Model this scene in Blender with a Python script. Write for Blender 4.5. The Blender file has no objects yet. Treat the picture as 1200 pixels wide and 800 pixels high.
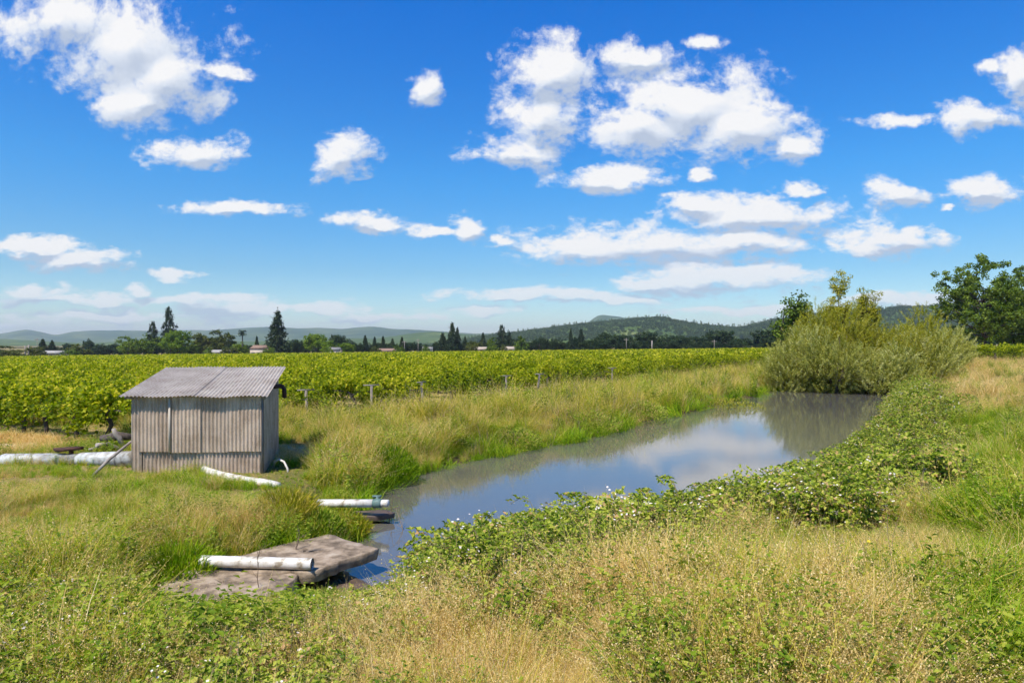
import bpy, math, random
import numpy as np
rng = np.random.default_rng(7)
random.seed(7)
scene = bpy.context.scene
COL = scene.collection
R = math.radians
CZ = 2.8            # eye height over the vineyard floor (m)
F = 800.0           # focal length in pixels of the 1200 wide photograph
HY = 402.0          # horizon row

def unproj(px, py, d):
    return np.array([(px-600)/F*d, d, CZ-(py-HY)/F*d])
def atz(px, py, z):
    d = (CZ-z)*F/(py-HY)
    return np.array([(px-600)/F*d, d, z])
def sm(x):
    x = np.clip(x, 0, 1); return x*x*(3-2*x)

# ---------------------------------------------------------------- noise
_tab = np.random.default_rng(3).random((256, 256))
def vnoise(x, y):
    x = np.asarray(x, float); y = np.asarray(y, float)
    xi = np.floor(x).astype(int); yi = np.floor(y).astype(int)
    fx = x-xi; fy = y-yi; fx = fx*fx*(3-2*fx); fy = fy*fy*(3-2*fy)
    g = lambda a, b: _tab[a & 255, b & 255]
    return (g(xi, yi)*(1-fx)+g(xi+1, yi)*fx)*(1-fy)+(g(xi, yi+1)*(1-fx)+g(xi+1, yi+1)*fx)*fy
def fbm(x, y, o=4):
    s = 0; a = .5; t = 0
    for i in range(o):
        s = s+a*vnoise(x*2**i+i*17.3, y*2**i+i*9.1); t += a; a *= .5
    return s/t

# ---------------------------------------------------------------- terrain
POND = np.array([(-2.4,17.3),(-.9,19.6),(.6,21.2),(3.05,24.4),(6.2,29.6),(9.5,34),(13,39.3),(16.5,44.4),(19,49),(24,55),(29,54),(27,47.5),(24.6,43),(19.5,34.5),
                 (14.2,25.2),(11.6,21.6),(8.6,17.2),(6.5,14.6),(4.6,12.8),(2.8,11.6),(1.2,10.8),(-.2,9.9),(-1.0,9.1),(-1.5,8.7),(-2.2,9.2),(-2.7,10.4),(-2.9,12.2),(-3.3,14.2),(-2.9,15.9)])
def sdf(poly, X, Y):
    X = np.asarray(X, float); Y = np.asarray(Y, float)
    d = np.full(X.shape, 1e9); ins = np.zeros(X.shape, bool)
    n = len(poly)
    for i in range(n):
        ax, ay = poly[i]; bx, by = poly[(i+1) % n]
        ex, ey = bx-ax, by-ay
        t = np.clip(((X-ax)*ex+(Y-ay)*ey)/(ex*ex+ey*ey), 0, 1)
        d = np.minimum(d, np.hypot(X-ax-t*ex, Y-ay-t*ey))
        c = ((ay > Y) != (by > Y)) & (X < ex*(Y-ay)/(ey if abs(ey) > 1e-9 else 1e-9)+ax)
        ins ^= c
    return np.where(ins, -d, d)
WATER = -.5
def wcoord(X, Y): return .82*X-.57*Y
def terr(X, Y):
    X = np.asarray(X, float); Y = np.asarray(Y, float)
    w = wcoord(X, Y)
    side = sm((w+7.0)/6.5)
    tilt = (-.0066*np.clip(Y-16, 0, 260)+.0105*np.clip(X+8, -230, 230)*sm((Y-14)/30))*sm((-9-w)/12)
    base = side*1.0+tilt
    base = base+.6*np.exp(-(((X-75)/22)**2+((Y-100)/18)**2))
    base = base+.10*(fbm(X*.25, Y*.25, 3)-.5)+.05*(fbm(X*1.3+5, Y*1.3, 2)-.5)
    base = np.where(Y < -3, base, base)
    d = sdf(POND, X, Y)
    ramp = 1.4+4.6*side
    dj = d+.35*(fbm(X*.9, Y*.9, 3)-.5)
    out = WATER+(base-WATER)*sm(np.clip(dj, 0, None)/ramp)
    z = np.where(dj > 0, out, WATER+np.maximum(dj*.6, -1.2))
    # hollow the ground where the concrete slabs lie
    k = np.exp(-(((X+3.55)/1.35)**2+((Y-9.0)/1.15)**2)**1.5)
    z = z*(1-k)+k*np.minimum(z, -.42)
    return z
def tz(x, y): return float(terr(np.array([x]), np.array([y]))[0])

# ---------------------------------------------------------------- object helpers
def new_mesh(name, V, Fs, mats=None, attrs=None, smooth=False, midx=None):
    """Fs: list of (n,k) int arrays"""
    me = bpy.data.meshes.new(name)
    V = np.asarray(V, np.float32)
    Fs = [np.asarray(f, np.int32) for f in Fs if len(f)]
    me.vertices.add(len(V)); me.vertices.foreach_set('co', V.ravel())
    nl = sum(f.size for f in Fs); npoly = sum(len(f) for f in Fs)
    me.loops.add(nl); me.polygons.add(npoly)
    me.loops.foreach_set('vertex_index', np.concatenate([f.ravel() for f in Fs]))
    tot = np.concatenate([np.full(len(f), f.shape[1], np.int32) for f in Fs])
    st = np.concatenate([[0], np.cumsum(tot)[:-1]]).astype(np.int32)
    me.polygons.foreach_set('loop_start', st)
    me.polygons.foreach_set('loop_total', tot)
    if smooth: me.polygons.foreach_set('use_smooth', np.ones(npoly, bool))
    for m in (mats or []): me.materials.append(m)
    if midx is not None: me.polygons.foreach_set('material_index', np.asarray(midx, np.int32))
    for k, a in (attrs or {}).items():
        at = me.attributes.new(k, 'FLOAT', 'POINT'); at.data.foreach_set('value', np.asarray(a, np.float32))
    me.update(calc_edges=True); me.validate()
    return me
class MB:
    def __init__(s): s.V = []; s.F3 = []; s.F4 = []; s.n = 0; s.A = []; s.m3 = []; s.m4 = []
    def add(s, V, F, a=0., mi=0):
        V = np.asarray(V, float)
        for f in F:
            if len(f) == 4: s.F4.append([i+s.n for i in f]); s.m4.append(mi)
            else:
                for k in range(1, len(f)-1): s.F3.append([f[0]+s.n, f[k]+s.n, f[k+1]+s.n]); s.m3.append(mi)
        s.V.append(V); s.n += len(V); s.A.append(np.broadcast_to(np.asarray(a, float), (len(V),)))
    def addarr(s, V, T, a, mi=0):
        s.V.append(V); s.F3.extend((T+s.n).tolist()); s.m3.extend([mi]*len(T)); s.n += len(V); s.A.append(a)
    def mesh(s, name, mats, smooth=False):
        return new_mesh(name, np.concatenate(s.V), [np.array(s.F3).reshape(-1, 3), np.array(s.F4).reshape(-1, 4)], mats,
                        {'rnd': np.concatenate(s.A)}, smooth, s.m3+s.m4)
def ob(name, me, parent=None, loc=None, rot=None, scale=None):
    o = bpy.data.objects.new(name, me); COL.objects.link(o)
    if parent is not None: o.parent = parent
    if loc is not None: o.location = loc
    if rot is not None: o.rotation_euler = rot
    if scale is not None: o.scale = scale
    return o
def tag(o, label, cat, group=None, kind=None):
    if label: o['label'] = label
    if cat: o['category'] = cat
    if group: o['group'] = group
    if kind: o['kind'] = kind
    return o
def empty(name, loc, label, cat, group=None, rz=0, scale=None):
    o = ob(name, None, None, loc, (0, 0, rz), scale); o.empty_display_size = .2
    return tag(o, label, cat, group)

def box(mb, lo, hi, a=0, mi=0, M=None):
    x0, y0, z0 = lo; x1, y1, z1 = hi
    V = np.array([(x0,y0,z0),(x1,y0,z0),(x1,y1,z0),(x0,y1,z0),(x0,y0,z1),(x1,y0,z1),(x1,y1,z1),(x0,y1,z1)], float)
    if M is not None: V = M(V)
    mb.add(V, [(0,3,2,1),(4,5,6,7),(0,1,5,4),(1,2,6,5),(2,3,7,6),(3,0,4,7)], a, mi)
def tube(mb, pts, rad, n=8, a=0., mi=0, cap=True, ell=None):
    pts = np.asarray(pts, float); k = len(pts)
    rad = np.broadcast_to(np.asarray(rad, float), (k,))
    V = []
    prev = None
    for i in range(k):
        t = pts[min(i+1, k-1)]-pts[max(i-1, 0)]; t = t/(np.linalg.norm(t)+1e-9)
        if prev is None:
            up = np.array([0, 0, 1.]) if abs(t[2]) < .9 else np.array([1., 0, 0])
            u = np.cross(t, up)
        else: u = prev-t*np.dot(prev, t)
        u /= np.linalg.norm(u)+1e-9; v = np.cross(t, u); prev = u
        an = np.arange(n)*2*math.pi/n
        V.append(pts[i]+rad[i]*(np.cos(an)[:, None]*u+np.sin(an)[:, None]*v))
    V = np.concatenate(V)
    Fc = [(i*n+j, i*n+(j+1) % n, (i+1)*n+(j+1) % n, (i+1)*n+j) for i in range(k-1) for j in range(n)]
    if cap: Fc += [tuple(range(n))[::-1], tuple((k-1)*n+j for j in range(n))]
    mb.add(V, Fc, a, mi)

# ---- leaves: every leaf is two triangles folded along the midrib
def leafcloud(P, D, Nn, L, W, fold=.25):
    """P base points, D directions, Nn approximate normals, L length, W width"""
    n = len(P)
    D = D/(np.linalg.norm(D, axis=1)[:, None]+1e-9)
    S = np.cross(D, Nn); S /= np.linalg.norm(S, axis=1)[:, None]+1e-9
    U = np.cross(S, D)
    L = np.broadcast_to(L, (n,))[:, None]; W = np.broadcast_to(W, (n,))[:, None]
    tip = P+D*L-U*L*.15
    a = P+D*L*.45+S*W*.5+U*W*fold
    b = P+D*L*.45-S*W*.5+U*W*fold
    V = np.stack([P, a, tip, b], 1).reshape(-1, 3)
    i = np.arange(n)*4
    T = np.concatenate([np.stack([i, i+2, i+1], 1), np.stack([i, i+3, i+2], 1)])
    return V, T
def rvec(n, r=rng):
    v = r.normal(size=(n, 3)); return v/np.linalg.norm(v, axis=1)[:, None]

# ---------------------------------------------------------------- materials
def nmat(name):
    m = bpy.data.materials.new(name); m.use_nodes = True
    nt = m.node_tree; nt.nodes.clear()
    out = nt.nodes.new('ShaderNodeOutputMaterial')
    return m, nt, out
def N(nt, t, **kw):
    n = nt.nodes.new('ShaderNode'+t)
    for k, v in kw.items(): setattr(n, k, v)
    return n
def ramp(nt, fac, stops):
    r = N(nt, 'ValToRGB'); e = r.color_ramp.elements
    while len(e) < len(stops): e.new(.5)
    for el, (p, c) in zip(e, stops): el.position = p; el.color = (*c, 1)
    nt.links.new(fac, r.inputs[0]); return r.outputs[0]
def foliage(name, stops, trans=.35, rough=.6, nscale=.6, namp=.5, spec=.12, tcol=(1.0, 1.15, .45)):
    m, nt, out = nmat(name); L = nt.links.new
    at = N(nt, 'Attribute', attribute_name='rnd')
    geo = N(nt, 'NewGeometry')
    nz = N(nt, 'TexNoise'); nz.inputs['Scale'].default_value = nscale; nz.inputs['Detail'].default_value = 3
    L(geo.outputs['Position'], nz.inputs['Vector'])
    oi = N(nt, 'ObjectInfo')
    a = N(nt, 'Math', operation='MULTIPLY_ADD'); L(nz.outputs[0], a.inputs[0]); a.inputs[1].default_value = namp*2; a.inputs[2].default_value = -namp
    b = N(nt, 'Math', operation='ADD'); L(a.outputs[0], b.inputs[0]); L(at.outputs['Fac'], b.inputs[1])
    c = N(nt, 'Math', operation='MULTIPLY_ADD'); L(oi.outputs['Random'], c.inputs[0]); c.inputs[1].default_value = .3; L(b.outputs[0], c.inputs[2])
    d = N(nt, 'Math', operation='SUBTRACT', use_clamp=True); L(c.outputs[0], d.inputs[0]); d.inputs[1].default_value = .15
    col = ramp(nt, d.outputs[0], stops)
    p = N(nt, 'BsdfPrincipled'); L(col, p.inputs['Base Color']); p.inputs['Roughness'].default_value = rough
    p.inputs['Specular IOR Level'].default_value = spec
    if trans > 0:
        mx = N(nt, 'Mix', data_type='RGBA', blend_type='MULTIPLY'); mx.inputs[0].default_value = 1
        L(col, mx.inputs[6]); mx.inputs[7].default_value = (*[t*1.6 for t in tcol], 1)
        tr = N(nt, 'BsdfTranslucent'); L(mx.outputs[2], tr.inputs['Color'])
        ms = N(nt, 'MixShader'); ms.inputs[0].default_value = trans
        L(p.outputs[0], ms.inputs[1]); L(tr.outputs[0], ms.inputs[2]); L(ms.outputs[0], out.inputs[0])
    else: L(p.outputs[0], out.inputs[0])
    return m
def surf(name, stops, scale=5, rough=.8, detail=6, bump=0, bscale=None, metal=0, spec=.4, coord='Object', stretch=(1, 1, 1), dist=.02):
    m, nt, out = nmat(name); L = nt.links.new
    tc = N(nt, 'TexCoord'); mp = N(nt, 'Mapping'); mp.inputs['Scale'].default_value = stretch
    L(tc.outputs[coord], mp.inputs[0])
    nz = N(nt, 'TexNoise'); nz.inputs['Scale'].default_value = scale; nz.inputs['Detail'].default_value = detail; nz.inputs['Roughness'].default_value = .62
    L(mp.outputs[0], nz.inputs['Vector'])
    col = ramp(nt, nz.outputs[0], stops)
    p = N(nt, 'BsdfPrincipled'); L(col, p.inputs['Base Color']); p.inputs['Roughness'].default_value = rough
    p.inputs['Metallic'].default_value = metal; p.inputs['Specular IOR Level'].default_value = spec
    if bump:
        n2 = N(nt, 'TexNoise'); n2.inputs['Scale'].default_value = bscale or scale*4; n2.inputs['Detail'].default_value = 5
        L(mp.outputs[0], n2.inputs['Vector'])
        bp = N(nt, 'Bump'); bp.inputs['Strength'].default_value = bump; bp.inputs['Distance'].default_value = dist
        L(n2.outputs[0], bp.inputs['Height']); L(bp.outputs[0], p.inputs['Normal'])
    L(p.outputs[0], out.inputs[0])
    return m

M = {}
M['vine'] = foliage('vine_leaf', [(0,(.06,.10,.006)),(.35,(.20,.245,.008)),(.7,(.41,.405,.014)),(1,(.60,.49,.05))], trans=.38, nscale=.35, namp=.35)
M['darkbark'] = surf('dark_bark', [(.3,(.025,.02,.016)),(.7,(.08,.065,.055))], 18, .95, bump=.6)
M['bark'] = surf('bark', [(.3,(.04,.03,.025)),(.7,(.16,.13,.11))], 18, .95, bump=.6)
M['vinebark'] = surf('vine_bark', [(.3,(.035,.027,.024)),(.7,(.13,.105,.09))], 25, .95, bump=.8)
M['oldwood'] = surf('weathered_wood', [(.3,(.17,.14,.12)),(.7,(.38,.34,.30))], 8, .9, stretch=(1,1,.15), bump=.4)
M['willow'] = foliage('willow_leaf', [(0,(.13,.14,.022)),(.4,(.29,.285,.05)),(.75,(.43,.41,.11)),(1,(.56,.53,.24))], trans=.3, nscale=.25, namp=.3, rough=.5)
M['willowy'] = foliage('yellow_willow_leaf', [(0,(.16,.16,.012)),(.5,(.32,.30,.025)),(1,(.48,.42,.07))], trans=.35, nscale=.4, namp=.3)
M['oak'] = foliage('oak_leaf', [(0,(.04,.075,.008)),(.5,(.10,.16,.018)),(1,(.23,.29,.04))], trans=.2, nscale=.5, namp=.3)
M['dark'] = foliage('dark_leaf', [(0,(.015,.032,.012)),(.5,(.03,.055,.018)),(1,(.055,.085,.03))], trans=.15, nscale=.1, namp=.3)
M['ridgewood'] = foliage('ridge_leaf', [(0,(.035,.065,.015)),(.5,(.065,.11,.025)),(1,(.13,.17,.04))], trans=.15, nscale=.01, namp=.5)
M['conifer'] = foliage('needle', [(0,(.013,.030,.013)),(.5,(.028,.052,.020)),(1,(.06,.08,.03))], trans=.05, nscale=.15, namp=.2)
M['olive'] = foliage('olive_leaf', [(0,(.05,.065,.015)),(.5,(.09,.11,.022)),(1,(.16,.16,.04))], trans=.25, nscale=.12, namp=.3)
M['lime'] = foliage('lime_leaf', [(0,(.07,.12,.010)),(.5,(.13,.20,.014)),(1,(.22,.28,.03))], trans=.3, nscale=.12, namp=.3)
M['bramble'] = foliage('bramble_leaf', [(0,(.09,.155,.010)),(.4,(.23,.30,.022)),(.75,(.40,.43,.05)),(.93,(.50,.46,.10)),(1,(.55,.34,.16))], trans=.3, nscale=1.2, namp=.38, spec=.25)
M['cane'] = surf('bramble_cane', [(.3,(.16,.10,.05)),(.7,(.22,.20,.08))], 6, .7)
M['petal'] = surf('flower_petal', [(.3,(.80,.70,.66)),(.7,(.84,.79,.74))], 30, .7)
M['yellow'] = surf('yellow_petal', [(.3,(.75,.55,.02)),(.7,(.8,.65,.03))], 30, .7)
M['gg'] = foliage('green_grass', [(0,(.10,.20,.005)),(.5,(.21,.34,.008)),(1,(.42,.46,.03))], trans=.35, nscale=.9, namp=.4)
M['gy'] = foliage('yellow_green_grass', [(0,(.22,.245,.010)),(.45,(.42,.37,.030)),(.8,(.62,.48,.09)),(1,(.70,.53,.17))], trans=.35, nscale=.7, namp=.4)
M['gd'] = foliage('dry_grass', [(0,(.40,.27,.07)),(.4,(.64,.46,.15)),(.8,(.80,.62,.27)),(1,(.85,.71,.42))], trans=.3, nscale=.9, namp=.3, tcol=(1,.85,.5))
M['weed'] = foliage('weed_leaf', [(0,(.075,.135,.008)),(.5,(.18,.265,.016)),(1,(.36,.38,.05))], trans=.3, nscale=1.0, namp=.35)
M['dead'] = foliage('dead_stem', [(0,(.10,.07,.045)),(.5,(.22,.16,.11)),(1,(.36,.28,.20))], trans=0, nscale=1.0, namp=.3)
M['palebatten'] = surf('pale_batten', [(.3,(.42,.37,.30)),(.7,(.60,.54,.45))], 6, .85, stretch=(1,1,.3))
M['concrete'] = surf('concrete', [(.34,(.085,.062,.042)),(.45,(.20,.15,.10)),(.55,(.34,.26,.18)),(.68,(.45,.37,.28))], 3.5, .95, detail=15, bump=.8, bscale=60, dist=.012)
M['wetconcrete'] = surf('wet_concrete', [(.3,(.06,.04,.03)),(.7,(.17,.12,.09))], 4, .5, bump=.4)
M['pvc'] = surf('white_plastic', [(.38,(.30,.25,.18)),(.47,(.58,.54,.46)),(.6,(.72,.70,.66))], 7, .42, detail=8)
M['pvcend'] = surf('pipe_inside', [(.3,(.25,.2,.15)),(.7,(.4,.33,.27))], 5, .8)
M['bigpipe'] = surf('painted_pipe', [(.38,(.27,.25,.21)),(.5,(.45,.46,.45)),(.62,(.56,.58,.58))], 7, .5, detail=9)
M['greypipe'] = surf('grey_coupling', [(.3,(.13,.13,.13)),(.7,(.30,.30,.29))], 14, .75, bump=.5)
M['rust'] = surf('rusty_iron', [(.3,(.035,.02,.015)),(.6,(.10,.045,.03)),(.8,(.22,.10,.06))], 9, .85, bump=.4)
M['valve'] = surf('green_valve', [(.3,(.06,.12,.11)),(.7,(.16,.24,.22))], 20, .6)
M['hose'] = surf('pale_hose', [(.3,(.5,.45,.38)),(.7,(.7,.66,.6))], 20, .6)

def tin(name, base, stain, streak=.5):
    m, nt, out = nmat(name); L = nt.links.new
    tc = N(nt, 'TexCoord')
    mp = N(nt, 'Mapping'); mp.inputs['Scale'].default_value = (7, 7, .55); L(tc.outputs['Object'], mp.inputs[0])
    n1 = N(nt, 'TexNoise'); n1.inputs['Scale'].default_value = 1.4; n1.inputs['Detail'].default_value = 9; n1.inputs['Roughness'].default_value = .7; L(mp.outputs[0], n1.inputs['Vector'])
    n2 = N(nt, 'TexNoise'); n2.inputs['Scale'].default_value = 2.2; n2.inputs['Detail'].default_value = 8; L(tc.outputs['Object'], n2.inputs['Vector'])
    n3 = N(nt, 'TexNoise'); n3.inputs['Scale'].default_value = 45; n3.inputs['Detail'].default_value = 4; L(tc.outputs['Object'], n3.inputs['Vector'])
    mm = N(nt, 'Mix', data_type='FLOAT'); mm.inputs[0].default_value = .5; L(n1.outputs[0], mm.inputs[2]); L(n2.outputs[0], mm.inputs[3])
    m3 = N(nt, 'Mix', data_type='FLOAT'); m3.inputs[0].default_value = .25; L(mm.outputs[0], m3.inputs[2]); L(n3.outputs[0], m3.inputs[3])
    col = ramp(nt, m3.outputs[0], [(.36, stain), (.46, tuple((s+b)*.5 for s, b in zip(stain, base))), (.54, base), (.68, tuple(min(.8, b*1.25) for b in base))])
    at = N(nt, 'Attribute', attribute_name='rnd')
    mx = N(nt, 'Mix', data_type='RGBA', blend_type='MULTIPLY'); mx.inputs[0].default_value = 1
    rr = ramp(nt, at.outputs['Fac'], [(0, (.82, .80, .78)), (1, (1.05, 1.04, 1.02))])
    L(col, mx.inputs[6]); L(rr, mx.inputs[7])
    p = N(nt, 'BsdfPrincipled'); L(mx.outputs[2], p.inputs['Base Color']); p.inputs['Metallic'].default_value = .25
    p.inputs['Roughness'].default_value = .6
    bp = N(nt, 'Bump'); bp.inputs['Strength'].default_value = .25; bp.inputs['Distance'].default_value = .01; L(n2.outputs[0], bp.inputs['Height']); L(bp.outputs[0], p.inputs['Normal'])
    L(p.outputs[0], out.inputs[0]); return m
M['tinwall'] = tin('weathered_corrugated_wall', (.56, .45, .35), (.26, .18, .115))
M['tinroof'] = tin('weathered_corrugated_roof', (.50, .445, .375), (.30, .23, .165))

# ground sheet
def ground_mat():
    m, nt, out = nmat('ground_soil'); L = nt.links.new
    geo = N(nt, 'NewGeometry')
    n1 = N(nt, 'TexNoise'); n1.inputs['Scale'].default_value = .35; n1.inputs['Detail'].default_value = 8; L(geo.outputs['Position'], n1.inputs['Vector'])
    n2 = N(nt, 'TexNoise'); n2.inputs['Scale'].default_value = 9; n2.inputs['Detail'].default_value = 8; n2.inputs['Roughness'].default_value = .75; L(geo.outputs['Position'], n2.inputs['Vector'])
    c1 = ramp(nt, n1.outputs[0], [(.35,(.15,.17,.04)),(.5,(.28,.24,.09)),(.65,(.40,.31,.16))])
    c2 = ramp(nt, n2.outputs[0], [(.3,(.45,.4,.35)),(.7,(1.2,1.15,1.1))])
    mx = N(nt, 'Mix', data_type='RGBA', blend_type='MULTIPLY'); mx.inputs[0].default_value = 1; L(c1, mx.inputs[6]); L(c2, mx.inputs[7])
    at = N(nt, 'Attribute', attribute_name='mud')
    mud = N(nt, 'Mix', data_type='RGBA'); L(at.outputs['Fac'], mud.inputs[0]); L(mx.outputs[2], mud.inputs[6]); mud.inputs[7].default_value = (.10, .065, .04, 1)
    st = N(nt, 'Attribute', attribute_name='straw')
    sw = N(nt, 'Mix', data_type='RGBA'); L(st.outputs['Fac'], sw.inputs[0]); L(mud.outputs[2], sw.inputs[6])
    c3 = ramp(nt, n2.outputs[0], [(.3,(.38,.28,.15)),(.7,(.62,.49,.32))]); L(c3, sw.inputs[7])
    p = N(nt, 'BsdfPrincipled'); L(sw.outputs[2], p.inputs['Base Color']); p.inputs['Roughness'].default_value = .95; p.inputs['Specular IOR Level'].default_value = .1
    bp = N(nt, 'Bump'); bp.inputs['Strength'].default_value = .8; bp.inputs['Distance'].default_value = .06; L(n2.outputs[0], bp.inputs['Height']); L(bp.outputs[0], p.inputs['Normal'])
    L(p.outputs[0], out.inputs[0]); return m
def axis(lo, hi, step, far, g=1.12):
    a = list(np.arange(lo, hi+step*.5, step)); s = step; x = hi
    while x < far: s *= g; x += s; a.append(x)
    s = step; x = lo; b = []
    while x > -far: s *= g; x -= s; b.append(x)
    return np.array(b[::-1]+a)
ax_ = axis(-20, 34, .28, 9000); ay_ = axis(-2, 58, .28, 9000)
GX, GY = np.meshgrid(ax_, ay_)
GZ = terr(GX, GY)
nx, ny = len(ax_), len(ay_)
idx = np.arange(nx*ny).reshape(ny, nx)
FQ = np.stack([idx[:-1, :-1], idx[:-1, 1:], idx[1:, 1:], idx[1:, :-1]], -1).reshape(-1, 4)
gd = sdf(POND, GX, GY)
mud = sm(1-(gd-.15)/.7)
def strawf(X, Y):
    g = lambda cx, cy, rx, ry: np.exp(-(((X-cx)/rx)**2+((Y-cy)/ry)**2)**1.5)
    s = g(-13.6, 18.6, 2.6, 1.6)+g(-5.6, 17.6, 1.3, 1.3)+g(62, 88, 14, 12)
    return np.clip(s*1.3, 0, 1)
me = new_mesh('ground', np.stack([GX, GY, GZ], -1).reshape(-1, 3), [FQ], [ground_mat()], {'mud': mud.ravel(), 'straw': strawf(GX, GY).ravel()}, True)
tag(ob('ground', me), None, None, kind='structure')

# water
def water_mat():
    m, nt, out = nmat('pond_water'); L = nt.links.new
    geo = N(nt, 'NewGeometry')
    mp = N(nt, 'Mapping'); mp.inputs['Scale'].default_value = (1, 1, 1); L(geo.outputs['Position'], mp.inputs[0])
    n1 = N(nt, 'TexNoise'); n1.inputs['Scale'].default_value = 3.0; n1.inputs['Detail'].default_value = 3; L(mp.outputs[0], n1.inputs['Vector'])
    bp = N(nt, 'Bump'); bp.inputs['Strength'].default_value = .07; bp.inputs['Distance'].default_value = .01; L(n1.outputs[0], bp.inputs['Height'])
    p = N(nt, 'BsdfPrincipled'); p.inputs['Base Color'].default_value = (.118, .110, .092, 1); p.inputs['Roughness'].default_value = .06
    p.inputs['IOR'].default_value = 1.95; p.inputs['Specular IOR Level'].default_value = .5
    L(bp.outputs[0], p.inputs['Normal']); L(p.outputs[0], out.inputs[0]); return m
cen = POND.mean(0)
wp = []
for i in range(len(POND)):
    a, b, c = POND[i-1], POND[i], POND[(i+1) % len(POND)]
    t = c-a; t /= np.linalg.norm(t); nrm = np.array([-t[1], t[0]])
    q = b+nrm*.9
    if sdf(POND, np.array([q[0]]), np.array([q[1]]))[0] < 0: q = b-nrm*.9
    wp.append((*q, WATER))
me = bpy.data.meshes.new('water'); me.from_pydata(wp, [], [list(range(len(wp)))]); me.materials.append(water_mat()); me.update()
tag(ob('water', me), None, None, kind='structure')

# ---------------------------------------------------------------- geometry-node scatter for the uncountable growth
def scatter(name, pts, rot, scl, idxs, variants, label, cat):
    src = bpy.data.collections.new(name+'_sources')
    for i, v in enumerate(variants):
        o = bpy.data.objects.new(name+'_tuft.%03d' % (i+1), v); src.objects.link(o)
    me = bpy.data.meshes.new(name); n = len(pts)
    me.vertices.add(n); me.vertices.foreach_set('co', np.asarray(pts, np.float32).ravel())
    a = me.attributes.new('rot', 'FLOAT_VECTOR', 'POINT'); a.data.foreach_set('vector', np.asarray(rot, np.float32).ravel())
    a = me.attributes.new('scl', 'FLOAT', 'POINT'); a.data.foreach_set('value', np.asarray(scl, np.float32))
    a = me.attributes.new('idx', 'INT', 'POINT'); a.data.foreach_set('value', np.asarray(idxs, np.int32))
    o = ob(name, me)
    ng = bpy.data.node_groups.new(name, 'GeometryNodeTree')
    ng.interface.new_socket('Geometry', in_out='INPUT', socket_type='NodeSocketGeometry')
    ng.interface.new_socket('Geometry', in_out='OUTPUT', socket_type='NodeSocketGeometry')
    gi = ng.nodes.new('NodeGroupInput'); go = ng.nodes.new('NodeGroupOutput')
    ip = ng.nodes.new('GeometryNodeInstanceOnPoints')
    ci = ng.nodes.new('GeometryNodeCollectionInfo'); ci.inputs['Collection'].default_value = src
    ci.inputs['Separate Children'].default_value = True; ci.inputs['Reset Children'].default_value = True
    def na(nm, t):
        k = ng.nodes.new('GeometryNodeInputNamedAttribute'); k.data_type = t; k.inputs['Name'].default_value = nm
        return [s for s in k.outputs if s.enabled and s.name == 'Attribute'][0]
    L = ng.links.new
    L(gi.outputs[0], ip.inputs['Points']); L(ci.outputs[0], ip.inputs['Instance']); ip.inputs['Pick Instance'].default_value = True
    L(na('idx', 'INT'), ip.inputs['Instance Index']); L(na('rot', 'FLOAT_VECTOR'), ip.inputs['Rotation']); L(na('scl', 'FLOAT'), ip.inputs['Scale'])
    L(ip.outputs[0], go.inputs[0])
    md = o.modifiers.new('scatter', 'NODES'); md.node_group = ng
    tag(o, label, cat, kind='stuff')
    return o

def blades(mb, n, h, spread, width, lean=.45, mi=0, r=rng, seg=3):
    th = r.random(n)*2*math.pi; rr = spread*np.sqrt(r.random(n))
    P = np.stack([rr*np.cos(th), rr*np.sin(th), np.zeros(n)], 1)
    hh = h*(.55+.55*r.random(n)); ta = r.random(n)*2*math.pi
    ln = lean*(.3+r.random(n))*hh
    D = np.stack([np.cos(ta), np.sin(ta), np.zeros(n)], 1)
    S = np.stack([-np.sin(ta), np.cos(ta), np.zeros(n)], 1)
    rows = []
    for k in range(seg+1):
        t = k/seg
        c = P+D*(ln*t*t)[:, None]; c[:, 2] = hh*(t-.12*t*t*(lean > .3))
        wd = width*(1-t)**.7 if k < seg else 0
        if k < seg: rows.append(c+S*wd*.5); rows.append(c-S*wd*.5)
        else: rows.append(c)
    m = 2*seg+1
    V = np.stack(rows, 1).reshape(-1, 3)
    b = np.arange(n)*m; T = []
    for k in range(seg-1):
        T.append(np.stack([b+2*k, b+2*k+1, b+2*k+3], 1)); T.append(np.stack([b+2*k, b+2*k+3, b+2*k+2], 1))
    T.append(np.stack([b+2*seg-2, b+2*seg-1, b+2*seg], 1))
    a = np.repeat(r.random(n), m)
    mb.addarr(V, np.concatenate(T), a, mi)
    return P, hh, D, ln
def seedheads(mb, P, hh, D, ln, mi, L=.02, per=10, r=rng):
    pts = []; dirs = []
    for i in range(len(P)):
        for k in range(per):
            t = .72+.3*k/per
            c = P[i]+D[i]*ln[i]*t*t; c = c.copy(); c[2] = hh[i]*(t-.05*t*t)
            a = r.random()*6.28; off = np.array([math.cos(a), math.sin(a), -.4])
            pts.append(c+off*.018*r.random()); dirs.append(off+np.array([0, 0, -.3]))
    pts = np.array(pts); dirs = np.array(dirs)
    V, T = leafcloud(pts, dirs, rvec(len(pts), r), L, L*.45)
    mb.addarr(V, T, np.repeat(.4+.6*r.random(len(pts)), 4), mi)

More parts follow.
